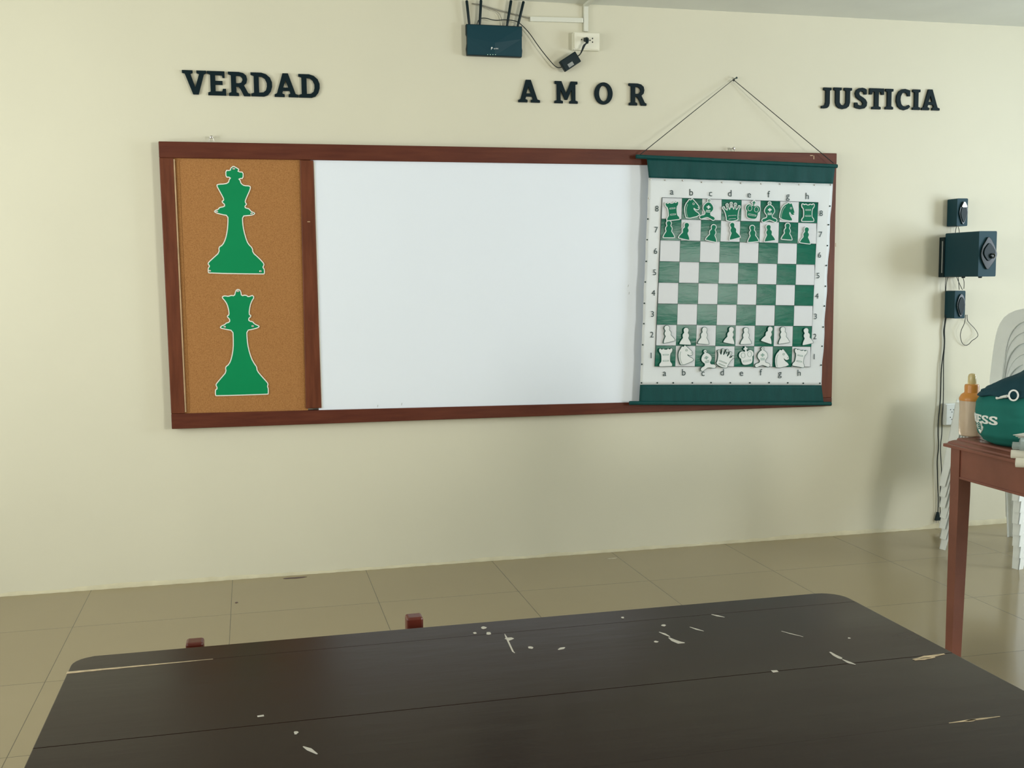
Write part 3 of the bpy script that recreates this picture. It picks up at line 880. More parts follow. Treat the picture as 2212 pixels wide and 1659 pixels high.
tag(cc.build('ceiling_conduit', 'conduit', bevel=.001), 'white plastic conduit along the ceiling above the socket', 'conduit')

so = thing('wall_socket', on_y(1266, 109, -.01), 'ivory double wall socket high on the wall beside the router', 'socket')
a, b = on_y(1239, 107, -.03), on_y(1295, 72, -.03)
MB().prism([rrect(a.x, a.z, b.x, b.z, .004)], wl, .0008, .030).build('back_box', 'plate', so, bevel=.002)
MB().prism([rrect(a.x + .003, a.z + .004, b.x - .003, b.z - .003, .005)], wl, .030, .036).build('cover_plate', 'plate', so, bevel=.002)
for x, y in ((1256.5, 85.5), (1274.5, 87), (1280, 83), (1280, 91), (1262, 83)):
    c = on_y(x, y, -.036)
    MB().prism([circle(c.x, c.z, .0032, 10)], wl, .0355, .0364).build('socket_hole', 'hole', so)
pg = thing('power_adapter', on_y(1230, 150, -.03), 'black power adapter with a grey sticker dangling under the ivory socket', 'power adapter')
c = on_y(1265, 86, -.036)
MB().tube([(c.x, -.0368, c.z), (c.x, -.052, c.z - .002), (c.x - .001, -.062, c.z - .008), (c.x - .002, -.064, c.z - .022)], [.011, .011, .009, .006], 12).build('plug', 'black', pg, smooth=True)
A0 = on_y(1250, 121, -.028); A1 = on_y(1212, 146, -.028)
ax = (A1 - A0); L = ax.length; ax.normalize()
ay = Vector((-ax.z, 0, ax.x)); an = Vector((0, -1, 0)); ctr = (A0 + A1) / 2
mt = Matrix(((ax.x, ay.x, an.x, ctr.x), (ax.y, ay.y, an.y, ctr.y), (ax.z, ay.z, an.z, ctr.z), (0, 0, 0, 1)))
MB().box((-L / 2 + .006, -.027, -.013), (L / 2 - .006, .027, .013), mt).build('adapter_body', 'black', pg, bevel=.004)
MB().box((-.006, .004, .0132), (.022, .021, .0138), mt).build('rating_sticker', 'label_grey', pg)
lead = []
for k in range(3):
    o_ = .003 * (k - 1)
    lead.append(spline([(c.x - .002, -.062, c.z - .02), tuple(on_y(1260 + k * 2, 97, -.06)), tuple(on_y(1257 + k, 108, -.058 - o_)), tuple(on_y(1253, 118, -.05)), tuple(A0 + Vector((-.004, -.004, .0)))]))
mb = MB()
for lp in lead: mb.tube(lp, .0026, 6)
mb.build('power_lead', 'cable', pg)
MB().tube(spline([tuple(A1 + ax * -.004), tuple(on_y(1205, 147, -.028)), tuple(on_y(1195, 140, -.024)), tuple(on_y(1165, 103, -.02)), tuple(on_y(1143, 70, -.02)), tuple(on_y(1125, 52, -.022)), tuple(on_y(1115, 45, -.028)), tuple(on_y(1090, 42, -.03)), tuple(on_y(1070, 45, -.03)), tuple(on_y(1046, 38, -.025)), tuple(on_y(1034, 41, -.02)), tuple(on_y(1030, 55, -.015)), tuple(on_y(1030, 60, -.012))]), .0022, 6).build('output_cord', 'cable', pg)
tag(MB().tube(spline([tuple(on_y(1020, 8, -.004)), tuple(on_y(1040, 11, -.005)), tuple(on_y(1075, 22, -.006)), tuple(on_y(1110, 31, -.006)), tuple(on_y(1143, 39, -.006))]), .0032, 6).build('network_cable', 'grey_cable'), 'grey network cable passing behind the router antennas to the conduit', 'cable')
tag(MB().tube(spline([tuple(on_y(1040, 12, -.010)), tuple(on_y(1060, 20, -.012)), tuple(on_y(1078, 27, -.012)), tuple(on_y(1084, 42, -.012)), tuple(on_y(1086, 58, -.012))]), .0016, 6).build('thin_cable', 'grey_cable'), 'thin brown-grey cable curving down behind the router', 'cable')

# ================================================================== SPEAKERS (right)
def small_speaker(px, py0, py1, label, dpt, wd, white_tip, tilt=0):
    a = on_y(px, py1, 0); b = on_y(px, py0, 0)
    x0, z0, z1 = a.x, a.z, b.z
    r_ = thing('speaker', (x0 + wd / 2, -dpt / 2, z0), label, 'speaker', 'small black wall speakers')
    c = Vector((x0 + wd / 2, 0, z0))
    MB().prism([rrect(x0, z0, x0 + wd, z1, .006)], wl, .004, dpt).build('cabinet', 'black_b', r_, bevel=.003)
    cx, cz, h_ = x0 + wd * .55, (z0 + z1) / 2, (z1 - z0)
    tear = chaikin([(cx, cz + h_ * .42), (cx + wd * .26, cz + h_ * .28), (cx + wd * .40, cz), (cx + wd * .30, cz - h_ * .16), (cx + wd * .05, cz - h_ * .44), (cx - wd * .1, cz - h_ * .44), (cx - wd * .36, cz - h_ * .14), (cx - wd * .42, cz), (cx - wd * .26, cz + h_ * .28)], 2)
    MB().prism([tear], wl, dpt, dpt + .008).build('driver_surround', 'cone', r_, bevel=.002)
    inner = [(cx + (x - cx) * .78, cz - .004 + (y - cz) * .78) for x, y in tear]
    MB().prism([inner], wl, dpt + .008, dpt + .012).build('grille', 'black', r_, bevel=.002)
    if white_tip:
        bp = chaikin([(cx, cz + h_ * .40), (cx + wd * .20, cz + h_ * .26), (cx + wd * .27, cz + h_ * .17), (cx - wd * .27, cz + h_ * .17), (cx - wd * .20, cz + h_ * .26)], 1)
        tag(MB().prism([bp], wl, dpt + .0125, dpt + .0135).build('tip_patch', 'bright', r_), 'bright white rounded tip')  # plain white patch over the upper end of the driver
    return r_
small_speaker(2044, 431, 490, 'topmost small black speaker on the wall, with a bright white driver tip', .085, .062, True)
small_speaker(2039, 628, 687, 'lowest small black speaker on the wall, trailing a wire loop', .085, .062, False)
a = on_y(2041, 598, -.05); b = on_y(2041, 504, -.05)
sx, sz0, sz1 = a.x, a.z, b.z
sub = thing('subwoofer', (sx + .05, -.15, sz0), 'large black subwoofer box on the wall between two small speakers', 'speaker')
q = on_y(2031, 513, -.004)
MB().prism([[(sx - .004, sz0 - .002), (sx + .10, sz0 - .002), (sx + .10, q.z), (sx - .004, q.z)]], wl, .002, .045).build('back_plate', 'black', sub, bevel=.001)
tag(MB().box((sx - .0055, -.034, sz0 + .02), (sx - .004, -.026, q.z - .02)).build('vent_strip', 'label_grey', sub), 'grey strip')
SD = .31
MB().prism([rrect(sx, sz0, sx + .10, sz1, .006)], wl, .046, SD).build('cabinet', 'black_b', sub, bevel=.006)
cx, cz = sx + .052, (sz0 + sz1) / 2 + .002
dia = chaikin([(cx - .004, cz + .088), (cx + .024, cz + .050), (cx + .046, cz + .004), (cx + .044, cz - .018), (cx + .018, cz - .055), (cx - .006, cz - .085), (cx - .030, cz - .050), (cx - .047, cz - .014), (cx - .040, cz + .030), (cx - .022, cz + .058)], 2)
MB().prism([dia], wl, SD, SD + .010).build('driver_surround', 'cone', sub, bevel=.002)
MB().prism([[(cx + (x - cx) * .72, cz + .006 + (y - cz) * .55) for x, y in dia]], wl, SD + .010, SD + .016).build('grille', 'black', sub, bevel=.002)
k = Vector((cx + .012, -(SD + .016), cz - .012))
MB().lathe([(.013, 0), (.013, .008), (.010, .011), (.006, .008)], k, 20, axis='Y').build('volume_knob', 'cone', sub, smooth=True)
for y_ in (-.13, -.26):
    MB().lathe([(.008, -.007), (.010, 0)], (sx + .05, y_, sz0), 12).build('foot', 'black', sub)

WR = [([(2066, 490), (2064, 498), (2064, 505)], 'left short wire dropping from the topmost speaker to the subwoofer'),
      ([(2070, 490), (2072, 498), (2072, 505)], 'right short wire dropping from the topmost speaker to the subwoofer'),
      ([(2048, 597), (2044, 612), (2043, 630)], 'leftmost short wire pair strand slanting under the subwoofer'),
      ([(2044, 597), (2042, 612), (2042, 630)], 'straight wire at the far left under the subwoofer'),
      ([(2066, 597), (2072, 612), (2079, 626)], 'crossing wire slanting right between subwoofer and lowest speaker'),
      ([(2070, 597), (2071, 612), (2072, 626)], 'straight middle wire between subwoofer and lowest speaker'),
      ([(2079, 597), (2083, 608), (2082, 624)], 'bowed rightmost wire between subwoofer and lowest speaker')]
for pts, lb in WR:
    tag(MB().tube(spline([tuple(on_y(x, y, -.032)) for x, y in pts]), .0016, 6).build('speaker_wire', 'cable'), lb, 'wire', 'short wires between the wall speakers')
lp = [(2086, 680), (2084, 698), (2076, 713), (2074, 727), (2078, 742), (2086, 747), (2094, 743), (2099, 736), (2108, 731), (2114, 724), (2107, 711), (2095, 699), (2089, 692), (2089, 680)]
tag(MB().tube(spline([tuple(on_y(x, y, -.02 - .012 * math.sin(i))) for i, (x, y) in enumerate(lp)], 2), .0017, 6).build('wire_loop', 'cable'), 'loose black wire loop hanging under the lowest small speaker', 'wire')
c1 = [(2043, 680), (2040, 705), (2038, 716), (2040, 735), (2039, 755), (2036, 775), (2033, 800), (2032, 850), (2030, 880), (2027, 905), (2026, 935), (2028, 965), (2024, 995), (2025, 1020), (2025.5, 1045), (2027, 1080), (2026, 1108)]
c2 = [(2045, 680), (2041, 705), (2040, 716), (2041, 735), (2040, 755), (2038, 775), (2038, 800), (2038, 850), (2037, 880), (2034, 905), (2035, 935), (2031, 965), (2033, 1000), (2034, 1020), (2031, 1052), (2030, 1085), (2031, 1110), (2032, 1132)]
tag(MB().tube(spline([tuple(on_y(x, y, -.012)) for x, y in c2], 2), .0023, 6).build('audio_cable', 'cable'), 'thinner right-hand black cord hanging from the speakers behind the chair stack', 'cord')
pc = thing('power_cable', on_y(2026, 1125, -.012), 'black power cord with a two-prong plug dangling just above the floor', 'cord')
MB().tube(spline([tuple(on_y(x, y, -.014)) for x, y in c1], 2), .0028, 6).build('cord', 'cable', pc)
q = on_y(2026, 1106, -.014); q2 = on_y(2025, 1124, -.014)
MB().hexa([(q2.x - .014, -.022, q2.z), (q2.x + .012, -.022, q2.z), (q2.x + .012, -.006, q2.z), (q2.x - .014, -.006, q2.z)], [(q.x - .005, -.019, q.z), (q.x + .005, -.019, q.z), (q.x + .005, -.009, q.z), (q.x - .005, -.009, q.z)]).build('plug', 'black', pc, bevel=.001)
for s in (-.007, .005):
    MB().box((q2.x + s - .002, -.0155, q2.z - .014), (q2.x + s + .002, -.0145, q2.z)).build('prong', 'steel', pc)

so = thing('wall_socket', on_y(2055, 920, -.01), 'white double wall socket low on the wall behind the amber bottle', 'socket')
a, b = on_y(2041, 919, -.03), on_y(2076, 871, -.03)
MB().box((a.x, -.032, a.z), (b.x, -.0005, b.z)).build('back_box', 'plate_w', so, bevel=.002)
MB().prism([rrect(a.x + .004, a.z + .004, b.x - .003, b.z - .004, .003)], wl, .032, .037).build('cover_plate', 'plate_w', so, bevel=.002)
for x, y in ((2053.5, 885), (2060, 885), (2056.5, 890), (2053, 901.5), (2059, 901.5), (2056, 906)):
    c = on_y(x, y, -.037)
    MB().prism([circle(c.x, c.z, .0026, 8)], wl, .0368, .0376).build('socket_hole', 'hole', so)

# ================================================================== STACK OF WHITE PLASTIC CHAIRS
def plastic_chair():
    """faces -x; front feet at x=0, half width .22"""
    r_ = thing('plastic_chair', (0, 0, 0), None, None)
    st, th = .46, .006
    # seat shell with raised side edges
    def seat(s, t):
        x = .085 + .26 * s
        y = (t - .5) * .41
        e = abs(t - .5) * 2
        z = .405 - .012 * math.sin(s * math.pi) + .012 * e ** 6 + .05 * s ** 3 * e ** 4 - .018 * (1 - s) ** 6
        return (x, y, z)
    MB().grid(seat, 14, 18).build('seat', 'chair_plastic', r_, local=True, smooth=True, solid=.005)
    # side aprons under the seat
    for sg in (-1, 1):
        ap_ = MB()
        def side(s, t, sg=sg):
            x = .085 + .34 * s
            return (x, sg * (.205 + .008 * t), .418 + .05 * s ** 2 - (.05 - .02 * math.sin(s * math.pi)) * t)
        ap_.grid(side, 12, 3)
        ap_.build('side_rail', 'chair_plastic', r_, local=True, smooth=True, solid=.005)
    # backrest: arched frame with an opening and slats
    def bx(z): return .325 + .045 * (z - .44) / .43 + .02 * ((z - .44) / .43) ** 2
    def bk(u, v, w_): return (bx(v) + w_, u, v)
    outer, inner = [], []
    hw = lambda z: .222 - .012 * (z - .44)
    outer = [(-.218, .445), (.218, .445), (.220, .60), (.219, .70), (.210, .77), (.178, .822), (.11, .853), (.0, .864), (-.11, .853), (-.178, .822), (-.210, .77), (-.219, .70), (-.220, .60)]
    inner = [(-.152, .470), (.152, .470), (.152, .60), (.151, .68), (.138, .735), (.106, .778), (.062, .798), (.0, .805), (-.062, .798), (-.106, .778), (-.138, .735), (-.151, .68), (-.152, .60)]
    def dens(p):
        q = []
        for i in range(len(p)):
            a, b = p[i], p[(i + 1) % len(p)]
            for k in range(4): q.append((a[0] + (b[0] - a[0]) * k / 4, a[1] + (b[1] - a[1]) * k / 4))
        return chaikin(q, 1)
    MB().prism([dens(chaikin(outer, 1)), list(reversed(dens(chaikin(inner, 1))))], bk, 0, .007).build('backrest_frame', 'chair_plastic', r_, local=True)
    for k in range(2):
        y = -.03 + .06 * k
        mb = MB()
        mb.prism([dens([(y - .013, .46), (y + .013, .46), (y + .012, .812), (y - .012, .812)])], bk, .001, .005)
        mb.build('back_slat', 'chair_plastic', r_, local=True)
    # legs: angled channels, splayed
    for sx_, sy in ((0, 1), (0, -1), (1, 1), (1, -1)):
        mb = MB()
        if sx_ == 0:
            f0, t0, dx = (.0, .222 * sy), (.082, .208 * sy), 1
            wf, wt = .034, .048
        else:
            f0, t0, dx = (.520, .222 * sy), (.474, .208 * sy), -1
            wf, wt = .032, .042
        zt = .405 if sx_ == 0 else .44
        y0, y1 = f0[1], t0[1]
        ny = -.004 * sy
        mb.hexa([(f0[0], y0, 0), (f0[0] + wf * dx, y0, 0), (f0[0] + wf * dx, y0 + ny, 0), (f0[0], y0 + ny, 0)],
                [(t0[0], y1, zt), (t0[0] + wt * dx, y1, zt), (t0[0] + wt * dx, y1 + ny, zt), (t0[0], y1 + ny, zt)])
        nx = .004 * dx
        mb.hexa([(f0[0], y0, 0), (f0[0] + nx, y0, 0), (f0[0] + nx, y0 - .034 * sy, 0), (f0[0], y0 - .034 * sy, 0)],
                [(t0[0], y1, zt), (t0[0] + nx, y1, zt), (t0[0] + nx, y1 - .07 * sy, zt), (t0[0], y1 - .07 * sy, zt)])
        mb.build('leg', 'chair_plastic', r_, local=True)
    return r_
pcx = plastic_chair()
base = Vector((3.968, -.60, 0))
NAMES = ['lowest white plastic chair of the stack, feet on the floor', 'second white plastic chair up from the floor in the stack', 'third white plastic chair up from the floor in the stack',
         'middle white plastic chair of the stack of seven', 'third white plastic chair down from the top of the stack', 'second white plastic chair down, just under the topmost one', 'topmost white plastic chair of the stack by the wall']
rz = math.radians(14)
off = Matrix.Rotation(rz, 3, 'Z') @ Vector((0, .222, 0))
for k in range(7):
    o = pcx if k == 0 else copy_tree(pcx)
    o.location = (3.963 - off.x + .003 * (k % 2) - .002 * k, -.385 - off.y, .0525 * k)
    o.rotation_euler = (0, 0, rz + .006 * (k % 3 - 1))
    tag(o, NAMES[k], 'chair', 'stack of white plastic chairs')

# ================================================================== RED-BROWN TABLE (right)
ZT = .79
A = on_z(2037, 959, .765)
ex, ey = A.x, A.y        # outer far-left corner
X1, Y1 = ex + .95, ey - 1.45
rtb = thing('side_table', ((ex + X1) / 2, (ey + Y1) / 2, 0), 'red-brown wooden table with moulded edge at the right, holding the green bag', 'table')
def rect_ring(x0, y0, x1, y1): return [(x0, y0), (x1, y0), (x1, y1), (x0, y1)]
prof = [(0, .757), (0, .767), (.010, .770), (.012, .775), (.022, .780), (.026, .7815), (.030, .7815), (.032, .788), (.038, .79)]
mb = MB()
vs = []
for ins, z in prof:
    for x, y in rect_ring(ex + ins, Y1 + ins, X1 - ins, ey - ins): vs.append((x, y, z))
n = len(prof)
fs = [(0, 3, 2, 1), tuple((n - 1) * 4 + k for k in range(4))]
for i in range(n - 1):
    for k in range(4): fs.append((i * 4 + k, i * 4 + (k + 1) % 4, (i + 1) * 4 + (k + 1) % 4, (i + 1) * 4 + k))
mb.add(vs, fs).build('tabletop', 'red_wood', rtb, bevel=.0012)
mb = MB()
for yy in (ey - .075, ):
    mb.box((ex + .07, Y1 + .05, .7896), (ex + .0735, yy, .7905))
mb.build('plank_groove', 'groove', rtb)
lx, ly = ex + .016, ey - .022     # outer corner of the far left leg
def tleg(x, y, sx_, sy):
    a_, b_ = .046, .036
    t = [(x, y), (x + a_ * sx_, y), (x + a_ * sx_, y + a_ * sy), (x, y + a_ * sy)]
    t = sorted(t, key=lambda q: math.atan2(q[1] - (y + a_ * sy / 2), q[0] - (x + a_ * sx_ / 2)))
    cx_, cy_ = x, y
    bt = [((px_ - x) * b_ / a_ + x, (py_ - y) * b_ / a_ + y) for px_, py_ in t]
    m2 = MB().hexa([(p_[0], p_[1], 0) for p_ in bt], [(p_[0], p_[1], .60) for p_ in t])
    m2.hexa([(p_[0], p_[1], .60) for p_ in t], [(p_[0], p_[1], .757) for p_ in t])
    m2.build('leg', 'red_wood', rtb)
for (x, y, a_, b_) in ((lx, ly, 1, -1), (X1 - .022, ly, -1, -1), (lx, Y1 + .022, 1, 1), (X1 - .022, Y1 + .022, -1, 1)): tleg(x, y, a_, b_)
AH = .655
MB().box((lx + .004, Y1 + .068, AH), (lx + .026, ly - .046, .757)).box((lx + .001, Y1 + .068, AH), (lx + .027, ly - .046, AH + .008)).build('apron', 'red_wood', rtb, bevel=.0015)
MB().box((X1 - .048, Y1 + .068, AH), (X1 - .026, ly - .046, .757)).build('apron', 'red_wood', rtb)
MB().box((lx + .046, ly - .026, AH), (X1 - .068, ly - .004, .757)).build('apron', 'red_wood', rtb)
MB().box((lx + .046, Y1 + .026, AH), (X1 - .068, Y1 + .048, .757)).build('apron', 'red_wood', rtb)

# bottle
bc = on_z(2094.5, 943, ZT)
bc = Vector((bc.x + .012, bc.y + .012, ZT + .0005))
bt = thing('sports_bottle', bc, 'clear drinking bottle with orange shoulder and pale nozzle on the red-brown table', 'bottle')
MB().lathe([(.030, 0), (.036, .004), (.038, .012), (.0385, .05), (.0375, .09), (.0385, .120), (.038, .126)], bc, 32).build('bottle_body', 'bottle', bt, smooth=True)
MB().lathe([(.0395, .122), (.0400, .130), (.034, .142), (.024, .149), (.0235, .152), (.0240, .170), (.0225, .176), (.015, .178)], bc, 32).build('screw_cap', 'orange', bt, smooth=True)
MB().lathe([(.0130, .176), (.0140, .180), (.0135, .203), (.011, .211), (.005, .214)], bc, 24).build('nozzle', 'pale_cap', bt, smooth=True)

# green bag
bgc = Vector((3.150, -1.957, ZT + .001))
vd = Vector((.62, .785, 0)).normalized(); vr = Vector((vd.y, -vd.x, 0))
def bag_r(z, ph):
    prof_ = [(0, .105), (.010, .128), (.035, .146), (.085, .153), (.13, .149), (.160, .134), (.185, .108), (.200, .070), (.210, .035)]
    for (a0, r1), (a1, r2) in zip(prof_, prof_[1:]):
        if z <= a1:
            t = (z - a0) / (a1 - a0); t = t * t * (3 - 2 * t) * .5 + t * .5
            rr = r1 + (r2 - r1) * t
            break
    else: rr = .035
    crease = .0022 * math.sin(ph * 5 + z * 20) * (z > .1) + .004 * math.sin(ph * 13 + 1) * max(0, z - .17) / .08
    return rr + crease + .003 * math.sin(ph * 2 + 1)
def bag_pt(ph, z, d=0.0):     # ph 0 faces the camera side, negative to the left
    r_ = bag_r(z, ph) + d
    lean = -.004 * (z / .24)
    return bgc + vr * (math.sin(ph) * r_ + lean) - vd * (math.cos(ph) * r_) + Vector((0, 0, z + (.052 * max(0, z - .08) / .13) * (.5 + .5 * math.sin(ph - .35)) ** 1.3))
bg_ = thing('drawstring_bag', bgc, 'green cloth drawstring bag printed CHESS on the red-brown table', 'bag')
mb = MB().grid(lambda s, t: bag_pt(-math.pi + 2 * math.pi * s, .210 * t), 96, 40)
mb.add([bag_pt(-math.pi + 2 * math.pi * k / 48, 0) for k in range(48)], [tuple(range(48))])
mb.add([bag_pt(-math.pi + 2 * math.pi * k / 48, .210) for k in range(48)], [tuple(range(48))])
mb.build('bag_body', 'bag', bg_, smooth=True)
ph0 = -math.radians(98); stp = math.radians(13.4)
zt0 = .068
pr = MB()
def wrapd(polys, p0, z0, wph, hz, tilt=0, mb=pr, d0=-.001, d1=.0022):
    for loops in polys:
        lps = []
        for lp in loops:
            q = []
            for i in range(len(lp)):
                a_, b_ = lp[i], lp[(i + 1) % len(lp)]
                for k in range(3): q.append((a_[0] + (b_[0] - a_[0]) * k / 3, a_[1] + (b_[1] - a_[1]) * k / 3))
            lps.append(q)
        mb.prism(lps, lambda u, v, w_: bag_pt(p0 + u * wph, z0 + v * hz + tilt * u, w_), d0, d1)
for i, chx in enumerate('CHESS'):
    g = GL[chx]
    wrapd([g], ph0 + i * stp, zt0 + .0008 * i, stp * .95, .027)
tag(pr.build('chess_print', 'white_print', bg_), 'white lettering CHESS')
sh = MB()
wrapd([[[(0, 1), (.15, .75), (0, .6), (.1, .38), (.5, 0), (.9, .38), (1, .6), (.85, .75), (1, 1)]]], ph0 + 1.75 * stp, zt0 - .034, stp * 1.35, .040, mb=sh, d0=-.001, d1=.0030)
sh.build('emblem_print', 'white_print', bg_)
em = MB()
for v0 in (.30, .45, .60, .75):
    wrapd([[[(.25, v0), (.5, v0 + .10), (.75, v0), (.8, v0 + .05), (.5, v0 + .17), (.2, v0 + .05)]]], ph0 + 1.75 * stp, zt0 - .034, stp * 1.35, .040, mb=em, d0=.001, d1=.0036)
em.build('emblem_line', 'bag', bg_)
# drawstring gather and steel ring
k = on_z(2128, 850, ZT + .17)
MB().tube(spline([tuple(bag_pt(-1.35, .168, .004)), tuple(bag_pt(-1.15, .172, .010)), tuple(bag_pt(-.8, .178, .008)), tuple(bag_pt(-.35, .180, .010))]), .0105, 8).build('gathered_hem', 'navy', bg_, smooth=True)
rc = bag_pt(-.24, .166, .022)
MB().tube([rc + vr * (.013 * math.cos(t_)) + Vector((0, 0, .016 * math.sin(t_))) for t_ in [2 * math.pi * q_ / 24 for q_ in range(24)]], .0028, 8, closed=True).build('metal_ring', 'bright', bg_, smooth=True)
MB().tube([bag_pt(-.62, .156, .012), bag_pt(-.36, .164, .020)], .0045, 8).build('white_tie', 'white_print', bg_, smooth=True)
# navy cloth lying over the top of the bag
def cloth(s, t):
    a_ = -1.40 + 3.3 * s
    p = bag_pt(a_, .158 + .052 * t, .010 + .003 * math.sin(a_ * 9))
    k_ = max(0.0, (t - .7) / .3)
    p.z += .052 * min(1, s * 1.6) * math.sin(t * 1.57) + .004 * math.sin(a_ * 6)
    axis = Vector((bgc.x, bgc.y, p.z + .006))
    return p.lerp(axis, k_ * .98)
tag(MB().grid(cloth, 48, 18).build('dark_cloth', 'navy', smooth=True, solid=.008), 'dark navy cloth bundled on top of the green bag', 'cloth')

# rolled papers at the frame edge
def roll(px, py, r_, z, ang, ln_, name, label, m_='paper'):
    p = on_z(px, py, z)
    d = Vector((math.cos(ang), math.sin(ang), 0))
    mb = MB()
    sp = []
    pts = []
    n_ = 44
    s_ = d.cross(Vector((0, 0, 1)))
    p = p + d * 0
    for i in range(n_):
        a_ = i * .34
        rr = r_ * (1 - .45 * (1 - i / (n_ - 1)))
        pts.append(s_ * math.cos(a_) * rr + Vector((0, 0, 1)) * math.sin(a_) * rr)
    c0 = p + Vector((0, 0, 0))
    vs = [c0 + q_ for q_ in pts] + [c0 + q_ + d * ln_ for q_ in pts]
    fs = [(i, i + 1, n_ + i + 1, n_ + i) for i in range(n_ - 1)]
    mb.add(vs, fs)
    return tag(mb.build(name, m_, smooth=True, solid=.0012), label, 'paper roll')
roll(2184, 981, .0125, ZT + .0135, math.radians(-32), .42, 'paper_roll', 'cream paper roll with its round end past the table edge, upper of two', 'paper')
roll(2194, 999.5, .0135, ZT + .0145, math.radians(-32), .42, 'paper_roll', 'white paper roll overhanging the table edge, lower of two', 'paper')
roll(2187, 963, .0115, ZT + .0400, math.radians(-30), .40, 'plastic_roll', 'rolled clear plastic sheet on top of the paper rolls', 'film')
roll(2203, 960, .0200, ZT + .0480, math.radians(-30), .40, 'plastic_roll', 'larger loose clear plastic roll at the right frame edge', 'film')
q = on_z(2188, 940, ZT + .072)
d1 = Vector((math.cos(-.55), math.sin(-.55), 0)); d2 = Vector((.6, .25, 0))
mb = MB()
for k_ in range(3):
    o_ = Vector((.004 * k_, -.006 * k_, -.0035 * k_))
    tl = Vector((0, 0, -.02))
    mb.hexa([q + o_, q + o_ + d1 * .30 + tl, q + o_ + d1 * .30 + d2 * .22 + tl, q + o_ + d2 * .22], [q + o_ + Vector((0, 0, .0012)), q + o_ + d1 * .30 + tl + Vector((0, 0, .0012)), q + o_ + d1 * .30 + d2 * .22 + tl + Vector((0, 0, .0012)), q + o_ + d2 * .22 + Vector((0, 0, .0012))])
tag(mb.build('loose_papers', 'paper_grey'), 'few loose grey-white papers on top of the rolls beside the bag', 'papers')

# ================================================================== DARK FOREGROUND TABLE
TX0, TX1, TYF, TYN, TZ = .423, 1.769, -3.160, -4.20, .75
ft = thing('dark_table', ((TX0 + TX1) / 2, (TYF + TYN) / 2, 0), 'large dark brown plank table with worn pale chips in the foreground', 'table')
seams = [TYF, -3.226, -3.507, -3.741, -3.975, TYN]
mb = MB()
def tb(u, v, w_): return Vector((u, v, w_))
for i in range(5):
    ya, yb = seams[i] - (.0003 if i else 0), seams[i + 1] + (.0003 if i < 4 else 0)
    dz = [0, .0003, 0, .0004, 0][i]
    if i == 0:
        r_ = .045
        out = [(TX0, yb), (TX1, yb)]
        for k in range(7):
            a_ = math.radians(90 * k / 6)
            out.append((TX1 - r_ + r_ * math.cos(a_), ya - min(r_, 1) + r_ * math.sin(a_)))
        for k in range(7):
            a_ = math.radians(90 + 90 * k / 6)
            out.append((TX0 + r_ * .8 + r_ * .8 * math.cos(a_), ya - r_ * .8 + r_ * .8 * math.sin(a_)))
    else:
        out = [(TX0, yb), (TX1, yb), (TX1, ya), (TX0, ya)]
    mb.prism([out], tb, TZ - .028 , TZ + dz)
mb.box((TX0 + .004, TYN + .004, TZ - .026), (TX1 - .004, TYF - .05, TZ - .002))
mb.build('tabletop', 'tabletop', ft, bevel=.0012)
mb = MB()
def tpx(x, y): q_ = on_z(x, y, TZ + .0015); return (q_.x, q_.y)
def tstrip(mb, pts, wd, h0=.0002, h1=.0007):
    pts = [Vector(p_) for p_ in pts]
    up_, dn = [], []
    n_ = len(pts)
    for i, p_ in enumerate(pts):
        t = (pts[min(i + 1, n_ - 1)] - pts[max(i - 1, 0)]).normalized()
        nn = Vector((-t.y, t.x))
        w_ = wd * (math.sin(math.pi * min(.92, max(.08, i / (n_ - 1)))) if n_ > 2 else 1) * random.uniform(.7, 1.2)
        up_.append(tuple(p_ + nn * w_ / 2)); dn.append(tuple(p_ - nn * w_ / 2))
    mb.prism([dn + list(reversed(up_))], tb, TZ + h0, TZ + h1)
def seam_line(x0, x1, y0, y1, n_):
    return [tpx(x0 + (x1 - x0) * i / n_, y0 + (y1 - y0) * i / n_) for i in range(n_ + 1)]
CH = []
ch = MB()
CH.append(ch)
ch.prism([[(TX0 - .0005, -3.2265), (TX0 - .0005, -3.2345)] + [(TX0 + .018 * k, -3.2338 + .00055 * k + random.uniform(-.0007, .0007)) for k in range(1, 11)] + [(TX0 + .215, -3.2272)]], tb, TZ + .0002, TZ + .0008)
ch = MB(); CH.append(ch)
tstrip(ch, seam_line(1972, 2040, 1423, 1411, 7), .010)
ch = MB(); CH.append(ch)
tstrip(ch, seam_line(1976, 2020, 1424.5, 1418, 5), .006)
ch = MB(); CH.append(ch)
tstrip(ch, seam_line(2050, 2160, 1560, 1546, 8), .004)
ch = MB(); CH.append(ch)
tstrip(ch, seam_line(2085, 2108, 1557, 1553, 3), .007)
for ch in CH: tag(ch.build('bare_edge_chip', 'chip', ft), 'pale bare-wood chip on a plank edge')
SC = []
for pts, wd in (([(1424, 1364), (1435, 1368), (1447, 1374)], .006), ([(1445, 1376), (1455, 1382), (1468, 1387), (1479, 1387)], .011), ([(1490, 1353), (1505, 1358), (1520, 1362)], .004),
                ([(1537, 1326), (1550, 1329), (1565, 1332)], .005), ([(1793, 1407), (1803, 1414), (1815, 1420), (1818, 1422)], .009), ([(1820, 1423), (1835, 1430), (1848, 1434)], .007),
                ([(1688, 1362), (1710, 1368), (1735, 1374)], .002), ([(1668, 1449), (1680, 1448)], .007), ([(1206, 1402), (1214, 1399), (1220, 1397)], .008),
                ([(655, 1611), (668, 1617), (685, 1627)], .006), ([(556, 1546), (570, 1544)], .005), ([(1090, 1368), (1093, 1374), (1108, 1406), (1112, 1409)], .003)):
    sc = MB(); SC.append(sc)
    tstrip(sc, [tpx(x, y) for x, y in pts], wd)
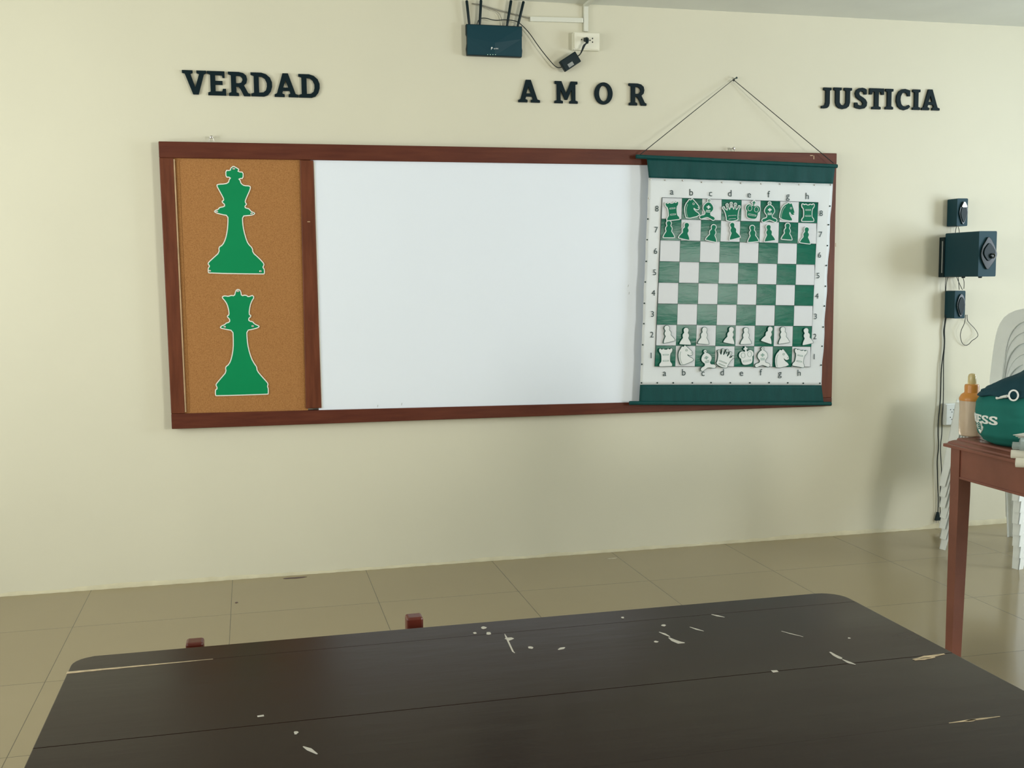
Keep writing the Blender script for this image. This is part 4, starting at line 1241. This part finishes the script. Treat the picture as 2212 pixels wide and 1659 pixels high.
for x, y, rr in ((1045, 1355, .004), (1056, 1367, .004), (1100, 1379, .006), (1026, 1366, .003), (1146, 1398, .004), (1433, 1350, .004), (1418, 1385, .003), (1345, 1333, .003), (639, 1581, .003), (1834, 1377, .002)):
    q_ = tpx(x, y)
    sc = MB(); SC.append(sc)
    sc.prism([blob(q_[0], q_[1], rr, rr * 1.3, n=9, seed=int(x))], tb, TZ + .0002, TZ + .0009)
for sc in SC: tag(sc.build('paint_scratch', 'scratch', ft), 'small pale paint mark')
for x, y, sx_, sy in ((TX0 + .06, TYF - .07, 1, -1), (TX1 - .06, TYF - .07, -1, -1), (TX0 + .06, TYN + .07, 1, 1), (TX1 - .06, TYN + .07, -1, 1)):
    MB().box((min(x, x + .06 * sx_), min(y, y + .06 * sy), 0), (max(x, x + .06 * sx_), max(y, y + .06 * sy), TZ - .028)).build('leg', 'table_frame', ft, bevel=.002)
for b_ in (((TX0 + .07, TYF - .10, .64), (TX1 - .07, TYF - .08, .722)), ((TX0 + .07, TYN + .08, .64), (TX1 - .07, TYN + .10, .722)), ((TX0 + .07, TYN + .1, .64), (TX0 + .09, TYF - .1, .722)), ((TX1 - .09, TYN + .1, .64), (TX1 - .07, TYF - .1, .722))):
    MB().box(*b_).build('apron', 'table_frame', ft)

# ================================================================== WOODEN CHAIR behind the dark table (only its posts rise above it)
pl, pr_ = on_z(420, 1390, .745), on_z(897.5, 1335.5, .752)
wc = thing('wooden_chair', ((pl.x + pr_.x) / 2, -2.92, 0), 'reddish wooden chair behind the dark table, only two backrest posts showing', 'chair')
def post(p, zt):
    m_ = MB()
    y0 = p.y + .002
    h_ = .0145
    m_.hexa([(p.x - h_, y0 + .03, 0), (p.x + h_, y0 + .03, 0), (p.x + h_, y0 + .06, 0), (p.x - h_, y0 + .06, 0)], [(p.x - h_, y0, zt), (p.x + h_, y0, zt), (p.x + h_, y0 + .03, zt), (p.x - h_, y0 + .03, zt)])
    m_.build('back_post', 'chair_wood', wc, bevel=.004)
post(pl, .745); post(pr_, .752)
xa, xb, yb_ = pl.x, pr_.x, (pl.y + pr_.y) / 2
for z in (.64, .54):
    MB().hexa([(xa + .014, pl.y + .012, z), (xb - .014, pr_.y + .012, z), (xb - .014, pr_.y + .026, z), (xa + .014, pl.y + .026, z)], [(xa + .014, pl.y + .010, z + .05), (xb - .014, pr_.y + .010, z + .05), (xb - .014, pr_.y + .024, z + .05), (xa + .014, pl.y + .024, z + .05)]).build('back_rail', 'chair_wood', wc, bevel=.002)
ys = max(pl.y, pr_.y) + .07
MB().box((xa - .012, ys - .03, .42), (xb + .012, ys + .34, .44)).build('seat', 'chair_wood', wc, bevel=.004)
for x in (xa, xb):
    MB().box((x - .015, ys + .29, 0), (x + .015, ys + .32, .42)).build('leg', 'chair_wood', wc, bevel=.002)
    MB().box((x - .010, ys - .02, .36), (x + .010, ys + .29, .42)).build('side_rail', 'chair_wood', wc)
MB().box((xa + .015, ys + .295, .36), (xb - .015, ys + .315, .42)).build('front_rail', 'chair_wood', wc)
